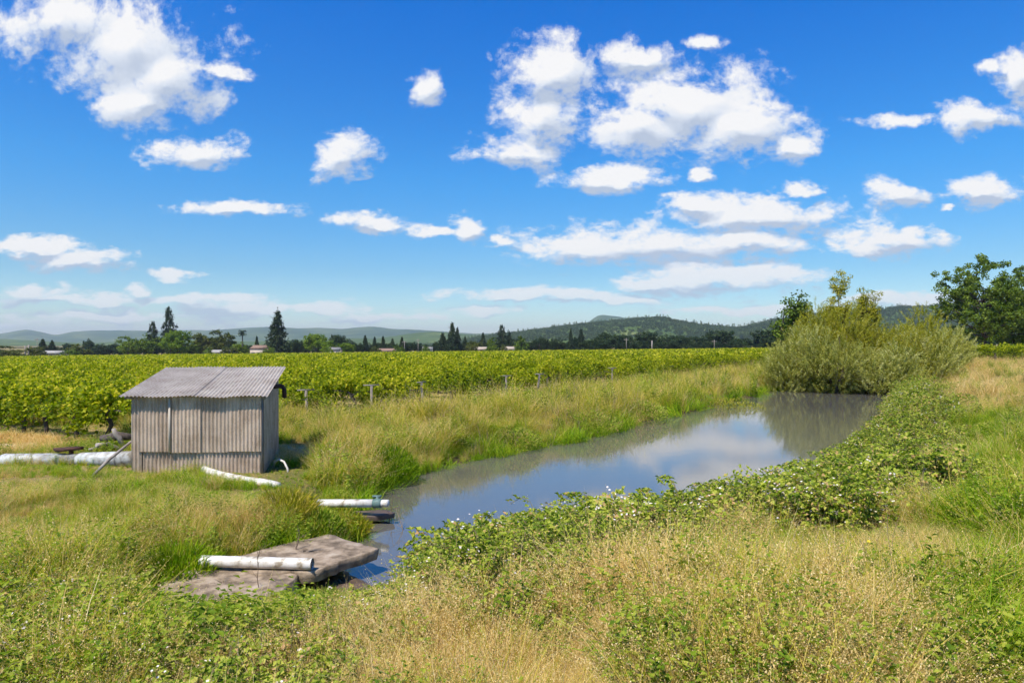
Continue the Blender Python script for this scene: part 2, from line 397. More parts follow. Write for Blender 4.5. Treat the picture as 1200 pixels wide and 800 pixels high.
def grass_variants():
    out = {'green': [], 'tall': [], 'dry': [], 'weed': [], 'short': [], 'stem': []}
    for i in range(3):
        mb = MB(); blades(mb, 50, .40, .19, .011, .95); out['green'].append(mb.mesh('green_grass', [M['gg']]))
        mb = MB(); P, h, D, l = blades(mb, 36, .62, .18, .009, .75)
        seedheads(mb, P[:5], h[:5], D[:5], l[:5], 1, .016, 8)
        out['tall'].append(mb.mesh('tall_grass', [M['gy'], M['gd']]))
        mb = MB(); P, h, D, l = blades(mb, 42, .5, .19, .006, .85)
        seedheads(mb, P[:15], h[:15], D[:15], l[:15], 0, .0125, 10)
        blades(mb, 10, .3, .16, .008, .8, mi=1)
        out['dry'].append(mb.mesh('dry_grass', [M['gd'], M['gy']]))
        mb = MB(); blades(mb, 40, .16, .2, .008, 1.2); out['short'].append(mb.mesh('short_straw', [M['gd']]))
        mb = MB()
        for s in range(7):
            a = rng.random()*6.28; hgt = .2+.32*rng.random(); base = np.array([.12*math.cos(a)*rng.random(), .12*math.sin(a), 0])
            n = 16; t = (np.arange(n)+1)/n; aa = np.arange(n)*2.4
            P = base+np.stack([.1*math.cos(a)*t, .1*math.sin(a)*t, hgt*t], 1)
            D = np.stack([np.cos(aa), np.sin(aa), .35+0*aa], 1)
            V, T = leafcloud(P, D, np.tile([0, 0, 1.], (n, 1))+.3*rvec(n), .075*(1.2-.6*t), .042*(1.2-.6*t))
            mb.addarr(V, T, np.repeat(rng.random(n), 4))
        out['weed'].append(mb.mesh('leafy_weed', [M['weed']]))
        mb = MB(); blades(mb, 9, .75, .2, .007, .5); 
        out['stem'].append(mb.mesh('dead_stalks', [M['dead']]))
    return out
GV = grass_variants()
def bramble_variants():
    out = []
    for i in range(5):
        mb = MB(); flw = i in (1, 3)
        for s in range(5):
            a = rng.random()*6.28; ln = .35+.3*rng.random(); up = .25+.35*rng.random()
            t = np.linspace(0, 1, 6)
            C = np.stack([math.cos(a)*ln*t, math.sin(a)*ln*t, up*np.sin(t*2.2)], 1)
            tube(mb, C, .0035, 3, mi=1, cap=False)
            P = []; D = []; Nn = []
            for k in range(1, 15):
                tt = k/14; c = np.array([np.interp(tt, t, C[:, j]) for j in range(3)])
                b = a+rng.choice([-1, 1])*(.7+.7*rng.random()); tilt = rng.normal()*.3
                d = np.array([math.cos(b), math.sin(b), tilt])
                stalk = c+d*.035
                for da in (-.9, 0, .9):
                    P.append(stalk); D.append([math.cos(b+da), math.sin(b+da), tilt]); Nn.append(np.array([0, 0, 1.])+.5*rng.normal(size=3))
            n = len(P)
            V, T = leafcloud(np.array(P), np.array(D), np.array(Nn), .052*(.7+.6*rng.random(n)), .042*(.7+.5*rng.random(n)))
            mb.addarr(V, T, np.repeat(rng.random(n), 4))
            if flw and s < 3:
                for q in range(4):
                    c = C[-1-(q > 1)]+rng.normal(size=3)*.03+np.array([0, 0, .03]); P5 = np.tile(c, (5, 1)); aa = np.arange(5)*1.2566
                    V, T = leafcloud(P5, np.stack([np.cos(aa), np.sin(aa), .4+0*aa], 1), np.tile([0, 0, 1.], (5, 1)), .017, .015)
                    mb.addarr(V, T, np.full(20, .5), 2)
        out.append(mb.mesh('bramble_spray', [M['bramble'], M['cane'], M['petal']]))
    return out
BV = bramble_variants()

SLABA = [(387,625),(445,642),(368,668),(300,672),(262,655),(300,645),(355,631)]
SLABB = [(240,660),(352,670),(318,702),(300,716),(190,704),(180,686)]
ZA, ZB = -.14, -.17
polyA = np.array([atz(x, y, ZA)[:2] for x, y in SLABA]); polyB = np.array([atz(x, y, ZB)[:2] for x, y in SLABB])
SHED = np.array([(-8.45, 14.9), (-5.4, 14.9), (-6.0, 17.8), (-9.1, 17.8)])

def cands(dens_near, dmax, dmin=2.2, p=1.15, wide=1.02):
    """points on the ground, density falling with distance"""
    # sample in (ratio, distance): area element = d * dd * du
    n = int(dens_near)
    u = rng.uniform(-wide, wide, n)
    q = rng.random(n)
    e = 2-p
    d = (dmin**e+q*(dmax**e-dmin**e))**(1/e)
    return u*d, d
def fill(kind_fn, n, dmax, p=1.15, dmin=2.2):
    X, Y = cands(n, dmax, dmin, p)
    Z = terr(X, Y); d = sdf(POND, X, Y)
    px = 600+F*X/Y; py = HY+F*(CZ-Z)/Y
    k = kind_fn(X, Y, Z, d, px, py)
    return X, Y, Z, k, d

# ---- grass species map (0 none,1 green,2 tall,3 dry,4 weed,5 short,6 stem)
def species(X, Y, Z, d, px, py):
    n = len(X); w = wcoord(X, Y)
    k = np.zeros(n, int); r = rng.random(n)
    n1 = fbm(X*.55+3, Y*.55+8, 3); n2 = fbm(X*.9+31, Y*.9+2, 3); n3 = fbm(X*.3+50, Y*.3+9, 2)
    def pick(mask, ws):
        ws = np.stack([np.broadcast_to(np.clip(x, 0, None), (n,)) for x in ws], 1); c = np.cumsum(ws, 1); c /= c[:, -1:]
        kk = (r[:, None] > c).sum(1)+1
        k[mask] = kk[mask]
    nearside = (w > -8.2) | ((Y < 13) & (w > -9))
    left = (X < -1.5) & (Y < 22) & (w < -4.5)
    farb = (w <= -8.2) & (w > -22)
    vine = w <= -20.3
    # near bank: dry gold with patches
    gpatch = sm((n1-.50)/.08); right = sm((px-1075-(py-560)*.1)/60)*sm((py-478)/25); tanz = sm((500-py)/30)*sm((px-1060)/40)+.6*sm(1-abs(px-1085+(py-560)*.25)/45)*sm((660-py)/30); gp2 = np.exp(-(((px-1010)/60)**2+((py-690)/28)**2))
    pick(nearside & ~left, [.10+.9*gpatch+2.6*right+3*gp2, .22+.15*right, (2.0*(1-.85*right)*(1-.75*gpatch)+3*tanz)*(1-gp2), .10+1.15*sm((n2-.51)/.06)+.5*right*sm((n2-.45)/.1), 0*r, .06+.25*sm((n3-.52)/.05)])
    # left grass in front of the shed
    tan = np.exp(-(((px-270)/50)**2+((py-625)/45)**2))+np.exp(-(((px-5)/40)**2+((py-600)/60)**2))
    pick(left, [.6+.8*sm((n1-.5)/.1), .55+.2*n2, .30+2.6*tan+.5*sm((n3-.5)/.1), .25+.7*sm((n2-.48)/.08)+.8*sm((py-640)/60), 0*r, .08+0*r])
    shore = sm(1-(d-.2)/1.0)
    pick(farb & ~left, [.2+1.4*shore+.25*gpatch, .95+0*r, .32+.4*sm((n2-.5)/.1), .22+.9*sm((n3-.5)/.08), 0*r, .14+.1*shore+.9*sm((n2-.53)/.07)])
    pick(vine, [.5+.5*gpatch, .45+0*r, .35+0*r, .1+0*r, .3+0*r, 0*r])
    k[(strawf(X, Y) > .35)] = 5
    k[(strawf(X, Y) > .35) & (rng.random(n) < .03)] = 3
    k[d < .05] = 0
    k[(d < .0) & (d > -.25) & farb & (rng.random(n) < .5)] = 1
    for poly, mar in ((polyA, .04), (polyB, .04), (SHED, .02)): k[sdf(poly, X, Y) < mar] = 0
    k[np.hypot(X, Y) < 2.0] = 0
    # keep the front of the slabs and pipe clear of tall growth
    front = (sdf(polyA, X, Y) < 1.1) & (Y < 8.6) & (k > 0); k[front & (rng.random(n) < .6)] = 4
    bm = (bramble_h(X, Y, d) > .25) & (rng.random(n) < .72); k[bm] = 0
    return k
def headroom(X, Y, Z):
    """how tall growth stands at a spot: kept low in front of the slabs, pipes and the shed, where the ground is trodden"""
    px = 600+F*X/Y
    A = np.interp(px, [120,150,185,320,345,400,450,480,520,560,600,640], [560,700,706,708,696,692,694,680,652,628,604,402])
    B = np.interp(px, [0,200,240,385,390,455,480,520], [552,556,572,578,598,604,606,402])
    C = np.interp(px, [0,150,160,238,240,350,360,400], [541,543,536,536,547,569,520,402])
    D = np.interp(px, [-50,330,350,640,700], [500,500,470,462,402])
    y = np.where(Y < 9.3+.8*(px > 460), A, np.where(Y < 13.0, B, np.where(Y < 15.6, C, 402.)))
    y = np.where((wcoord(X, Y) < -17.6) & (Y > 16), np.interp(px, [0,330,365,437,500,560,660,900], [402,402,490,481,473,465,450,402]), y)
    nb = (wcoord(X, Y) > -7.6) & (px > 455) & (px < 1075) & (Y < 30)
    sil = np.interp(px, [455,500,560,640,700,760,824,897,950,1000,1040,1075], [672,640,617,603,597,592,580,558,534,504,474,452])+9*(fbm(px/18., Y*.3, 2)-.62)*2
    y = np.where(nb, np.maximum(sil, np.where(Y < 9.3+.8*(px > 460), np.where(px < 520, A, 402), 402)), y)
    y = np.where((px < 150) & (Y > 15.8) & (Y < 24), np.interp(px, [-100, 0, 150], [498, 503, 512]), y)
    hr = CZ-(y-HY)/F*Y-Z
    return np.where(y < 403, 9., hr)
def bramble_h(X, Y, d=None):
    """height of the bramble mound over the ground"""
    if d is None: d = sdf(POND, X, Y)
    w = wcoord(X, Y)
    wn = fbm(X*.5+11, Y*.5+4, 3)
    width = 4.2+1.5*(wn-.5)*2-2.2*sm((Y-7)/8)
    near = (w > -7.4) & (X > -1.9)
    h = np.where(near & (d > -.35), sm((d+.35)/.7)*sm((width-d)/1.1), 0)*(.3+1.0*fbm(X*1.4, Y*1.4, 3))
    # low thicket at the lower left, in front of the slabs
    lf = sm((-.3-X)/1.3)*(.35+.65*sm((fbm(X*.9+3, Y*.9+60, 2)-.38)/.1))*sm((6.9-Y+1.6*(wn-.5))/1.0)*sm((w+9.5)/2)
    h2 = lf*.30*(.4+fbm(X*1.3+7, Y*1.3, 2))
    return np.maximum(h*.62, h2)

allp = []
for n, dmax, dmin, p, sc in ((57000, 26, 2.0, 1.25, 1.03), (36000, 95, 22, 1.3, 1.4)):
    X, Y, Z, k, d = fill(species, n, dmax, p, dmin)
    if dmin > 10:
        keep = (wcoord(X, Y) > -21.5) | (Y < 60) | (rng.random(len(X)) < .25)
        k[~keep] = 0
        k[(wcoord(X, Y) > 12) & (rng.random(len(X)) < .4)] = 0
    m = k > 0
    allp.append((X[m], Y[m], Z[m], k[m], np.full(m.sum(), sc), d[m]))
X, Y, Z, K, S, DD = [np.concatenate(a) for a in zip(*allp)]
spec = [(1, 'green', 'green_grass', 'lush green grass along the banks and by the water', 'grass'),
        (2, 'tall', 'tall_grass', 'tall yellow-green meadow grass going to seed on both banks', 'grass'),
        (3, 'dry', 'dry_grass', 'sun-dried golden oat grass on the near bank', 'grass'),
        (4, 'weed', 'leafy_weeds', 'low leafy green weeds mixed through the grass', 'weeds'),
        (5, 'short', 'straw', 'short pale straw on the bare patches by the shed', 'straw'),
        (6, 'stem', 'dead_stalks', 'brown dead weed stalks standing in the grass', 'weeds')]
wc = wcoord(X, Y)
for kk, key, nm, lab, cat in spec:
    m = K == kk; n = m.sum()
    if not n: continue
    s = S[m]*rng.uniform(.7, 1.25, n)
    rgt = (wc[m] > -4)
    hn = fbm(X[m]*.8+40, Y[m]*.8+3, 3); s = s*(.55+.95*sm((hn-.3)/.4)); s = np.where(rgt, s*.72, s); s = np.where((Y[m] < 4.5), s*.8, s)
    leftf = (X[m] < -1.5) & (Y[m] < 9); s = np.where(leftf, s*.85, s)
    pxx = 600+F*X[m]/Y[m]; s = np.where((X[m] < -2) & (Y[m] > 8.5) & (Y[m] < 14.2) & (pxx < 420), s*.62, s); s = np.where((Y[m] >= 13.4) & (Y[m] < 16.6) & (pxx < 380), s*.42, s); s = np.where((Y[m] >= 16.6) & (Y[m] < 19) & (pxx < 380), s*.7, s)
    hr = headroom(X[m], Y[m], Z[m]); ht = {1: .44, 2: .8, 3: .6, 4: .42, 5: .16, 6: .75}[kk]
    s = np.minimum(s, np.maximum(hr*rng.uniform(.85, 1.2, n), .07)/ht)
    rot = np.stack([rng.normal(0, .26, n), rng.normal(0, .26, n), rng.random(n)*6.28], 1)
    scatter(nm, np.stack([X[m], Y[m], Z[m]-.01], 1), rot, s, rng.integers(0, 3, n), GV[key], lab, cat)

# ---- brambles
X, Y = cands(62000, 60, 2.6, 1.2)
d = sdf(POND, X, Y); h = bramble_h(X, Y, d)
m = h > .05; X, Y, h = X[m], Y[m], h[m]
for poly in (polyA, polyB):
    m = (sdf(poly, X, Y) > .02); X, Y, h = X[m], Y[m], h[m]
Z = terr(X, Y); n = len(X)
hr = headroom(X, Y, Z); h = np.minimum(h, np.maximum(hr-.30, .0)); bsc = np.clip(hr/.5, .3, 1)
zz = Z+h*rng.random(n)**.6*.95-.12*bsc
bsc = np.clip(np.minimum(bsc, (hr-(zz-Z))/.58), .12, 1)
m = rng.random(n) < .8
X, Y, zz, bsc = X[m], Y[m], zz[m], bsc[m]; n = len(X)
fl = fbm(X*.8+90, Y*.8, 2)
vi = rng.choice([0, 2, 4], n); flm = rng.random(n) < np.clip(.12+.9*sm((fl-.45)/.15), 0, 1)*.42; vi[flm] = rng.choice([1, 3], flm.sum())
scatter('bramble_thicket', np.stack([X, Y, zz], 1), np.stack([rng.normal(0, .3, n), rng.normal(0, .3, n), rng.random(n)*6.28], 1),
        rng.uniform(.6, 1.05, n)*bsc*(.55+.45*sm((Y-3)/5))*(1+.012*Y), vi, BV, 'blackberry brambles with small pale flowers along the near shore', 'brambles')
print('bramble', n, 'grass', len(K))

# ---------------------------------------------------------------- shed
def corr(mb, x0, x1, pitch, amp, pfn, a=0., mi=0, per=8, flat=()):
    """corrugated sheet: pfn(u, v, off) -> 3D, u along width in metres, v 0..1"""
    n = max(2, int((x1-x0)/pitch*per)); u = np.linspace(x0, x1, n+1)
    off = amp*np.sin(u/pitch*2*math.pi)
    A = np.array([pfn(uu, 0, o) for uu, o in zip(u, off)]); Bm = np.array([pfn(uu, .5, o) for uu, o in zip(u, off)]); B = np.array([pfn(uu, 1, o) for uu, o in zip(u, off)])
    V = np.concatenate([A, Bm, B]); k = n+1
    Fc = [(i, i+1, k+i+1, k+i) for i in range(n)]+[(k+i, k+i+1, 2*k+i+1, 2*k+i) for i in range(n)]
    mb.add(V, Fc, a, mi)
shed_org = np.array([-5.40, 14.8, 0.])
sd = np.array([-.2215, .9752, 0])
SW = 2.83; SD = 2.95; zf = 1.665; zb = 2.03
shed = empty('pump_shed', tuple(shed_org), 'small weathered corrugated metal pump shed with a sloping roof in the grass', 'shed')
def Pw(u, v, o, zlo, zhi, out=0.): return np.array([-SW+u, -out+o, zlo+(zhi-zlo)*v])
pit = .084
def panel(u0, u1, zlo, zhi, out, a, name, mat='tinwall', warp=0):
    mb = MB(); corr(mb, u0, u1, pit, .013, lambda u, v, o: Pw(u, v, o, zlo+warp*math.sin(u*3), zhi, out), a)
    o = ob(name, mb.mesh(name, [M[mat]], True), shed); return o
panel(.14, .86, .45, zf, .030, .55, 'wall_sheet')
panel(.80, 1.50, .435, zf, .046, .85, 'wall_sheet')
panel(1.44, 2.12, .44, zf, .030, .35, 'wall_sheet')
panel(2.06, SW-.02, .46, zf, .046, .7, 'wall_sheet')
panel(.10, 1.45, -.15, .62, -.03, .35, 'lower_wall_sheet')
panel(1.38, SW-.03, -.15, .60, -.012, .6, 'lower_wall_sheet')
panel(0, .2, -.15, zf-.01, .012, .15, 'corner_sheet')
mb = MB(); box(mb, (-SW+.815, -.072, .44), (-SW+.858, -.063, zf-.06), .9); ob('batten', mb.mesh('batten', [M['palebatten']]), shed)
for lo, hi in (((-.05, -.012, -.15), (-.002, .03, zf-.02)), ((-SW-.02, -.0, -.15), (-SW+.02, .05, zf-.03))):
    mb = MB(); box(mb, lo, hi, .4); ob('corner_post', mb.mesh('corner_post', [M['oldwood']]), shed)
# side walls (follow the roof slope)
for xo, nm in ((0., 'side_wall'), (-SW, 'side_wall')):
    mb = MB()
    sgn = 1 if xo == 0 else -1
    def ps(u, v, o):
        p = np.array([xo, 0, 0])+sd*u+np.array([sd[1], -sd[0], 0])*o
        p[2] = -.15+(zf+(zb-zf)*u/SD-.01+.15)*v; return p
    corr(mb, .02, SD, pit, .013, ps, .4)
    ob(nm, mb.mesh(nm, [M['tinwall']], True), shed)
mb = MB()
def pb(u, v, o):
    p = np.array([-u, 0, 0])+sd*SD; p[1] += o; p[2] = -.15+(zb+.13)*v; return p
corr(mb, 0, SW, pit, .013, pb, .3); ob('back_wall', mb.mesh('back_wall', [M['tinwall']], True), shed)
# roof: sheets run up the slope
rf = {k: np.array(v) for k, v in dict(FL=unproj(138.6, 466.2, 14.6), FR=unproj(313.5, 466.2, 14.6), BL=unproj(195, 431.5, 18.1), BR=unproj(335.5, 431.0, 18.1)).items()}
for k in rf: rf[k] = rf[k]-shed_org
RW = rf['FR'][0]-rf['FL'][0]
def pr(u, v, o):
    t = u/RW
    f = rf['FL']*(1-t)+rf['FR']*t; b = rf['BL']*(1-t)+rf['BR']*t
    p = f*(1-v)+b*v; p = p.copy(); p[2] += o+.025; return p
for i, (u0, u1, lift, a) in enumerate(((0, .88, 0, .6), (.80, 1.62, .012, .66), (1.56, 2.38, 0, .6), (2.32, RW, .012, .68))):
    mb = MB(); corr(mb, u0, u1, pit, .014, lambda u, v, o: pr(u, v, o+lift+.012*(v < .1)*math.sin(u*5)), a)
    ob('roof_sheet', mb.mesh('roof_sheet', [M['tinroof']], True), shed)
mb = MB()
e = rf['FL']+np.array([.06, .04, -.045]); e2 = rf['FR']+np.array([-.06, .04, -.045])
for q in (0.06, .5, .93):
    A = rf['FL']*(1-q)+rf['BL']*q; B = rf['FR']*(1-q)+rf['BR']*q
    tube(mb, [A+np.array([.07, 0, -.04]), B+np.array([-.07, 0, -.04])], .035, 4, .2)
ob('roof_purlin', mb.mesh('roof_purlin', [M['oldwood']]), shed)
mb = MB()
pa = unproj(318, 453.5, 16.6)-shed_org; pc = unproj(327, 452, 16.9)-shed_org; pd = unproj(333, 456, 16.9)-shed_org; pe = unproj(333.5, 466, 16.9)-shed_org
tube(mb, [pa, (pa+pc)/2, pc, (pc+pd)/2+np.array([.02, 0, .03]), pd, pe], .055, 8, .3)
ob('exhaust_elbow', mb.mesh('exhaust_elbow', [M['rust']], True), shed)

# ---------------------------------------------------------------- pipes and debris
def pipe_thing(name, pts, r, mat, label, cat, n=14, hollow=False, group=None):
    pts = [np.array(p, float) for p in pts]
    o0 = pts[0].copy()
    if hollow:
        root = empty(name, tuple(o0), label, cat, group)
        mb = MB(); tube(mb, [p-o0 for p in pts], r, n, cap=False); t = ob('pipe_wall', mb.mesh('pipe_wall', [M[mat]], True), root)
        d = pts[-1]-pts[-2]; d /= np.linalg.norm(d)
        mb = MB(); tube(mb, [pts[0]-o0, pts[-1]-o0-d*.02], r*.86, n, cap=True); ob('pipe_bore', mb.mesh('pipe_bore', [M['pvcend']], True), root)
        # annular lip
        mb = MB(); tube(mb, [pts[-1]-o0-d*.03, pts[-1]-o0], r*.999, n, cap=False); tube(mb, [pts[-1]-o0, pts[-1]-o0-d*.03], r*.87, n, cap=False)
        return root
    mb = MB(); tube(mb, [p-o0 for p in pts], r, n)
    o = ob(name, mb.mesh(name, [M[mat]], True), None, tuple(o0)); tag(o, label, cat, group); return o
a = unproj(2, 540, 16.0); b = unproj(75, 539.5, 15.9)
# long painted irrigation pipe in two lengths
pipe_thing('irrigation_pipe', [a, a*.94+b*.06, b], np.array([.15, .175, .175]), 'bigpipe', 'pale painted irrigation pipe length at the far left, ending left of the grey coupling', 'pipe', 20)
c = unproj(74, 539.5, 15.9); dd = unproj(93, 539, 15.85)
root = empty('pipe_coupling', tuple(c), 'mottled grey coupling joining the two large pale pipe lengths', 'pipe coupling')
mb = MB(); tube(mb, [(0, 0, 0), (dd-c)*.15, (dd-c)*.85, dd-c], [.14, .158, .158, .14], 16); ob('collar', mb.mesh('collar', [M['greypipe']], True), root)
mb = MB(); tube(mb, [(dd-c)*.5+np.array([0, 0, .12]), (dd-c)*.5+np.array([0, 0, .24])], .05, 8); ob('riser', mb.mesh('riser', [M['rust']], True), root)
b = unproj(92, 539, 15.85); e = unproj(157, 537, 15.6)
pipe_thing('irrigation_pipe', [b, b*.93+e*.07, e], np.array([.15, .175, .175]), 'bigpipe', 'pale painted irrigation pipe length entering the left side of the shed', 'pipe', 20)
m0 = unproj(139, 538, 15.66)
mb = MB(); tube(mb, [(-.02, 0, 0), (.02, .0, 0)], .184, 20); o = ob('pipe_strap', mb.mesh('pipe_strap', [M['greypipe']], True), None, tuple(m0)); tag(o, 'dark band around the large pale pipe near the shed', 'strap')
# rusty plate over the coupling
p0 = unproj(82, 525.5, 15.9)
mb = MB(); pts_ = [(-.36, -.06), (-.22, -.12), (.05, -.16), (.26, -.1), (.28, .08), (.05, .16), (-.2, .1)]
V = [(x, y, .03*math.sin(x*9)+.02) for x, y in pts_]+[(x*.96, y*.9, .03*math.sin(x*9)-.045) for x, y in pts_]
k = len(pts_); mb.add(V, [tuple(range(k)), tuple(range(2*k-1, k-1, -1))]+[((i+1) % k, i, k+i, k+(i+1) % k) for i in range(k)])
tag(ob('rusty_plate', mb.mesh('rusty_plate', [M['rust']]), None, tuple(p0)), 'dark rusty iron plate lying over the pipe coupling', 'metal plate')
# leaning pole
pipe_thing('leaning_pole', [unproj(154, 517, 15.1), unproj(128, 538, 14.6), unproj(97, 569, 14.1)], [.028, .034, .03], 'oldwood', 'weathered grey pole leaning down from the shed corner across the pale pipe', 'pole', 7)
# timbers behind the pipe
for x0, y0, x1, y1, dx, r, lab in ((112, 521, 140, 526, 16.7, .07, 'split grey timber lying behind the large pipe, nearest the shed'),
                              (118, 514, 154, 512, 17.0, .11, 'thick gnarled log on the woodpile beside the shed'),
                              (104, 527, 128, 520, 16.6, .05, 'short weathered stick at the left end of the woodpile'),
                              (133, 502, 146, 527, 16.8, .06, 'dark stump leaning upright in the woodpile')):
    A = unproj(x0, y0, dx); B = unproj(x1, y1, dx+.1); mid = (A+B)/2+np.array([0, 0, .05])
    o = pipe_thing('log', [A, A*.7+B*.3+rng.normal(size=3)*.02, mid, B], [r*.8, r, r*1.1, r*.75], 'oldwood' if r < .1 else 'bark', lab, 'log', 7)
# white discharge pipe in front of the shed
def gp(px, py, d): return unproj(px, py, d)
rt = pipe_thing('discharge_pipe', [gp(239, 550, 14.6), gp(246, 553, 14.4), gp(262, 557.5, 14.1), gp(290, 563, 13.8), gp(312, 566, 13.5), gp(326, 569.5, 13.3)], .082, 'pvc', 'white plastic pipe bending out of the front of the shed into the grass', 'pipe', 14)
pipe_thing('garden_hose', [gp(320, 549, 15.5), gp(322, 541, 15.3), gp(327, 538, 15.2), gp(333, 541, 15.1), gp(337, 549, 15.0), gp(338, 557, 15.0)], .024, 'hose', 'thin pale hose arching out of the grass right of the shed', 'hose', 7)
# outlet pipe with valve
A = gp(372, 589.5, 12.6); B = gp(455, 589.5, 12.35)
root = empty('outlet_pipe', tuple(A), 'white outlet pipe with a green valve reaching over the pond edge', 'pipe')
dv = B-A
mb = MB(); tube(mb, [(0, 0, 0), dv*.8], .074, 14); ob('pipe_run', mb.mesh('pipe_run', [M['pvc']], True), root)
mb = MB(); tube(mb, [dv*.80, dv*.82, dv*.97, dv], [.066]*4, 14); ob('pipe_stub', mb.mesh('pipe_stub', [M['pvc']], True), root)
mb = MB(); tube(mb, [dv*.79, dv*.80, dv*.90, dv*.91], [.074, .088, .088, .074], 12); tube(mb, [dv*.85, dv*.85+np.array([0, 0, .12])], .03, 8); box(mb, tuple(dv*.85+np.array([-.09, -.02, .11])), tuple(dv*.85+np.array([.07, .02, .145])))
ob('valve', mb.mesh('valve', [M['valve']]), root)
# white pipe on the slab
A = gp(236, 656.5, 9.60); B = gp(366, 660, 9.35)
A[2] = ZA+.078; B[2] = ZA+.078
def topd(px, py, z): return atz(px, py, z)
A = topd(236, 657, ZA+.080); B = topd(366, 660.5, ZA+.080)
rt = pipe_thing('loose_pipe', [A, (A+B)/2, B], .074, 'pvc', 'loose white plastic pipe lying across the concrete slabs', 'pipe', 18, hollow=True)

def slab(name, pix, z, th, label, mat='concrete', drop=(0, 0), rough=.02):
    P = np.array([atz(x, y, z) for x, y in pix])
    # densify the outline and roughen it
    Q = []
    for i in range(len(P)):
        a, b = P[i], P[(i+1) % len(P)]; n = max(2, int(np.linalg.norm(b-a)/.12))
        for k in range(n): Q.append(a*(1-k/n)+b*k/n+np.array([*(rng.normal(size=2)*rough), 0]))
    Q = np.array(Q); c = Q.mean(0); n = len(Q); o0 = c.copy()
    rings = [Q+(c-Q)*.9, Q+(c-Q)*.6, Q+(c-Q)*.3, Q+(c-Q)*.02, Q+np.array([0, 0, -.012]), Q+(c-Q)*.012+np.array([0, 0, -th*.6]), Q+(c-Q)*.03+np.array([0, 0, -th])]
    for r_ in rings[:4]: r_[:, 2] += .016*(fbm(r_[:, 0]*5, r_[:, 1]*5, 3)-.5)
    rings[3][:, 2] -= .004
    V = np.concatenate(rings)-o0; mb = MB(); Fc = [tuple(range(n))]
    for k in range(len(rings)-1): Fc += [(k*n+i, (k+1)*n+i, (k+1)*n+(i+1) % n, k*n+(i+1) % n) for i in range(n)]
    mb.add(V, Fc); o = ob(name, mb.mesh(name, [M[mat]]), None, tuple(o0)); tag(o, label, 'slab')
slab('concrete_slab', SLABA, ZA, .16, 'flat concrete slab jutting over the pond edge')
slab('concrete_slab', SLABB, ZB, .42, 'cracked stained concrete slab at the lower left, half under the brambles')
slab('sunken_slab', [(372,676),(398,664),(442,689),(420,700),(385,700)], -.455, .3, 'wet brown slab at the waterline below the concrete slab', 'wetconcrete')
slab('mossy_plank', [(418,598),(452,596.5),(463,600),(440,604),(424,604)], -.34, .1, 'damp brown ledge under the white outlet pipe', 'wetconcrete', rough=.01)

# ---------------------------------------------------------------- branches standing in the pond and dead sticks
def branchy(mb, base, h, lean, r0, n=6, r=rng):
    L_ = [(np.array(base, float), np.array([lean[0], lean[1], 1.]), h, r0, 0)]
    while L_:
        p, dr, ln, rad, lv = L_.pop(); dr = dr/np.linalg.norm(dr); pts = [p]
        for k in range(4): dr = dr+r.normal(size=3)*.14; dr /= np.linalg.norm(dr); pts.append(pts[-1]+dr*ln/4)
        tube(mb, pts, np.linspace(rad, rad*.35, 5), 4, .4, cap=False)
        if lv < 2:
            for q in range(n if lv == 0 else 2):
                k = r.integers(1, 5); L_.append((pts[k], dr+r.normal(size=3)*.8, ln*.4, rad*.5, lv+1))
for px, py, h, lean, lab in ((455, 612, .55, (.3, .1), 'bare twiggy branch standing in the water beside the outlet pipe'),
                        (474, 622, .45, (-.4, .1), 'dead branch trailing in the pond right of the concrete slab'),
                        (432, 606, .35, (.8, 0), 'low bare twig at the pond edge below the valve'),
                        (700, 500, .85, (.1, 0), 'thin dead stick standing upright out of the open water'),
                        (345, 645, .3, (.1, .2), 'small dry twig beside the back edge of the flat slab')):
    p = atz(px, py, WATER-.02) if px != 345 else atz(px, py, -.15)
    mb = MB(); branchy(mb, (0, 0, -.05), h, lean, .009 if px != 700 else .012, 5 if px != 700 else 1)
    tag(ob('dead_branch', mb.mesh('dead_branch', [M['dead']]), None, tuple(p)), lab, 'branch')
p = atz(300, 690, -.17); mb = MB(); branchy(mb, (0, 0, 0), .45, (.25, 0), .006, 6)
root = empty('dry_weed', tuple(atz(303, 688, ZB)), 'dry reddish weed stalk rising in front of the white pipe on the slab', 'weed')
ob('stalk', mb.mesh('stalk', [M['dead']]), root)

# ---------------------------------------------------------------- leafy clumps that stand out on the bank
def clump(name, px, py, z, h, rad, mat, label, n=900, lf=(.16, .014), droop=1.1):
    p = atz(px, py, z); p[2] = tz(p[0], p[1])
    root = empty(name, tuple(p), label, 'plant'); mb = MB()
    th = rng.random(n)*6.283; u = rng.random(n)**.5; el = rng.random(n)
    P = np.stack([rad*u*np.cos(th), rad*u*np.sin(th), h*el*(1-.55*u*u)], 1)
    D = np.stack([np.cos(th)*u, np.sin(th)*u, droop*(1-u)+.9], 1)+.45*rvec(n)
    V, T = leafcloud(P, D, rvec(n)+np.array([0, 0, .6]), lf[0]*rng.uniform(.6, 1.2, n), lf[1]*rng.uniform(.7, 1.3, n))
    mb.addarr(V, T, np.repeat(rng.random(n), 4)); ob('foliage', mb.mesh('foliage', [M[mat]]), root)
    mb = MB()
    for k in range(5):
        a = rng.random()*6.28; tube(mb, [(0, 0, 0), (rad*.3*math.cos(a), rad*.3*math.sin(a), h*.5), (rad*.5*math.cos(a), rad*.5*math.sin(a), h*.85)], [.012, .008, .004], 4)
    ob('stem', mb.mesh('stem', [M['cane']]), root)
clump('reed_clump', 458, 556, -.3, .85, .62, 'gg', 'dark green grassy clump on the far bank at the bend of the pond', 2600, (.17, .011))
clump('reed_clump', 372, 612, -.1, .42, .4, 'weed', 'bluish green leafy clump just above the back of the concrete slab', 1100, (.12, .03))
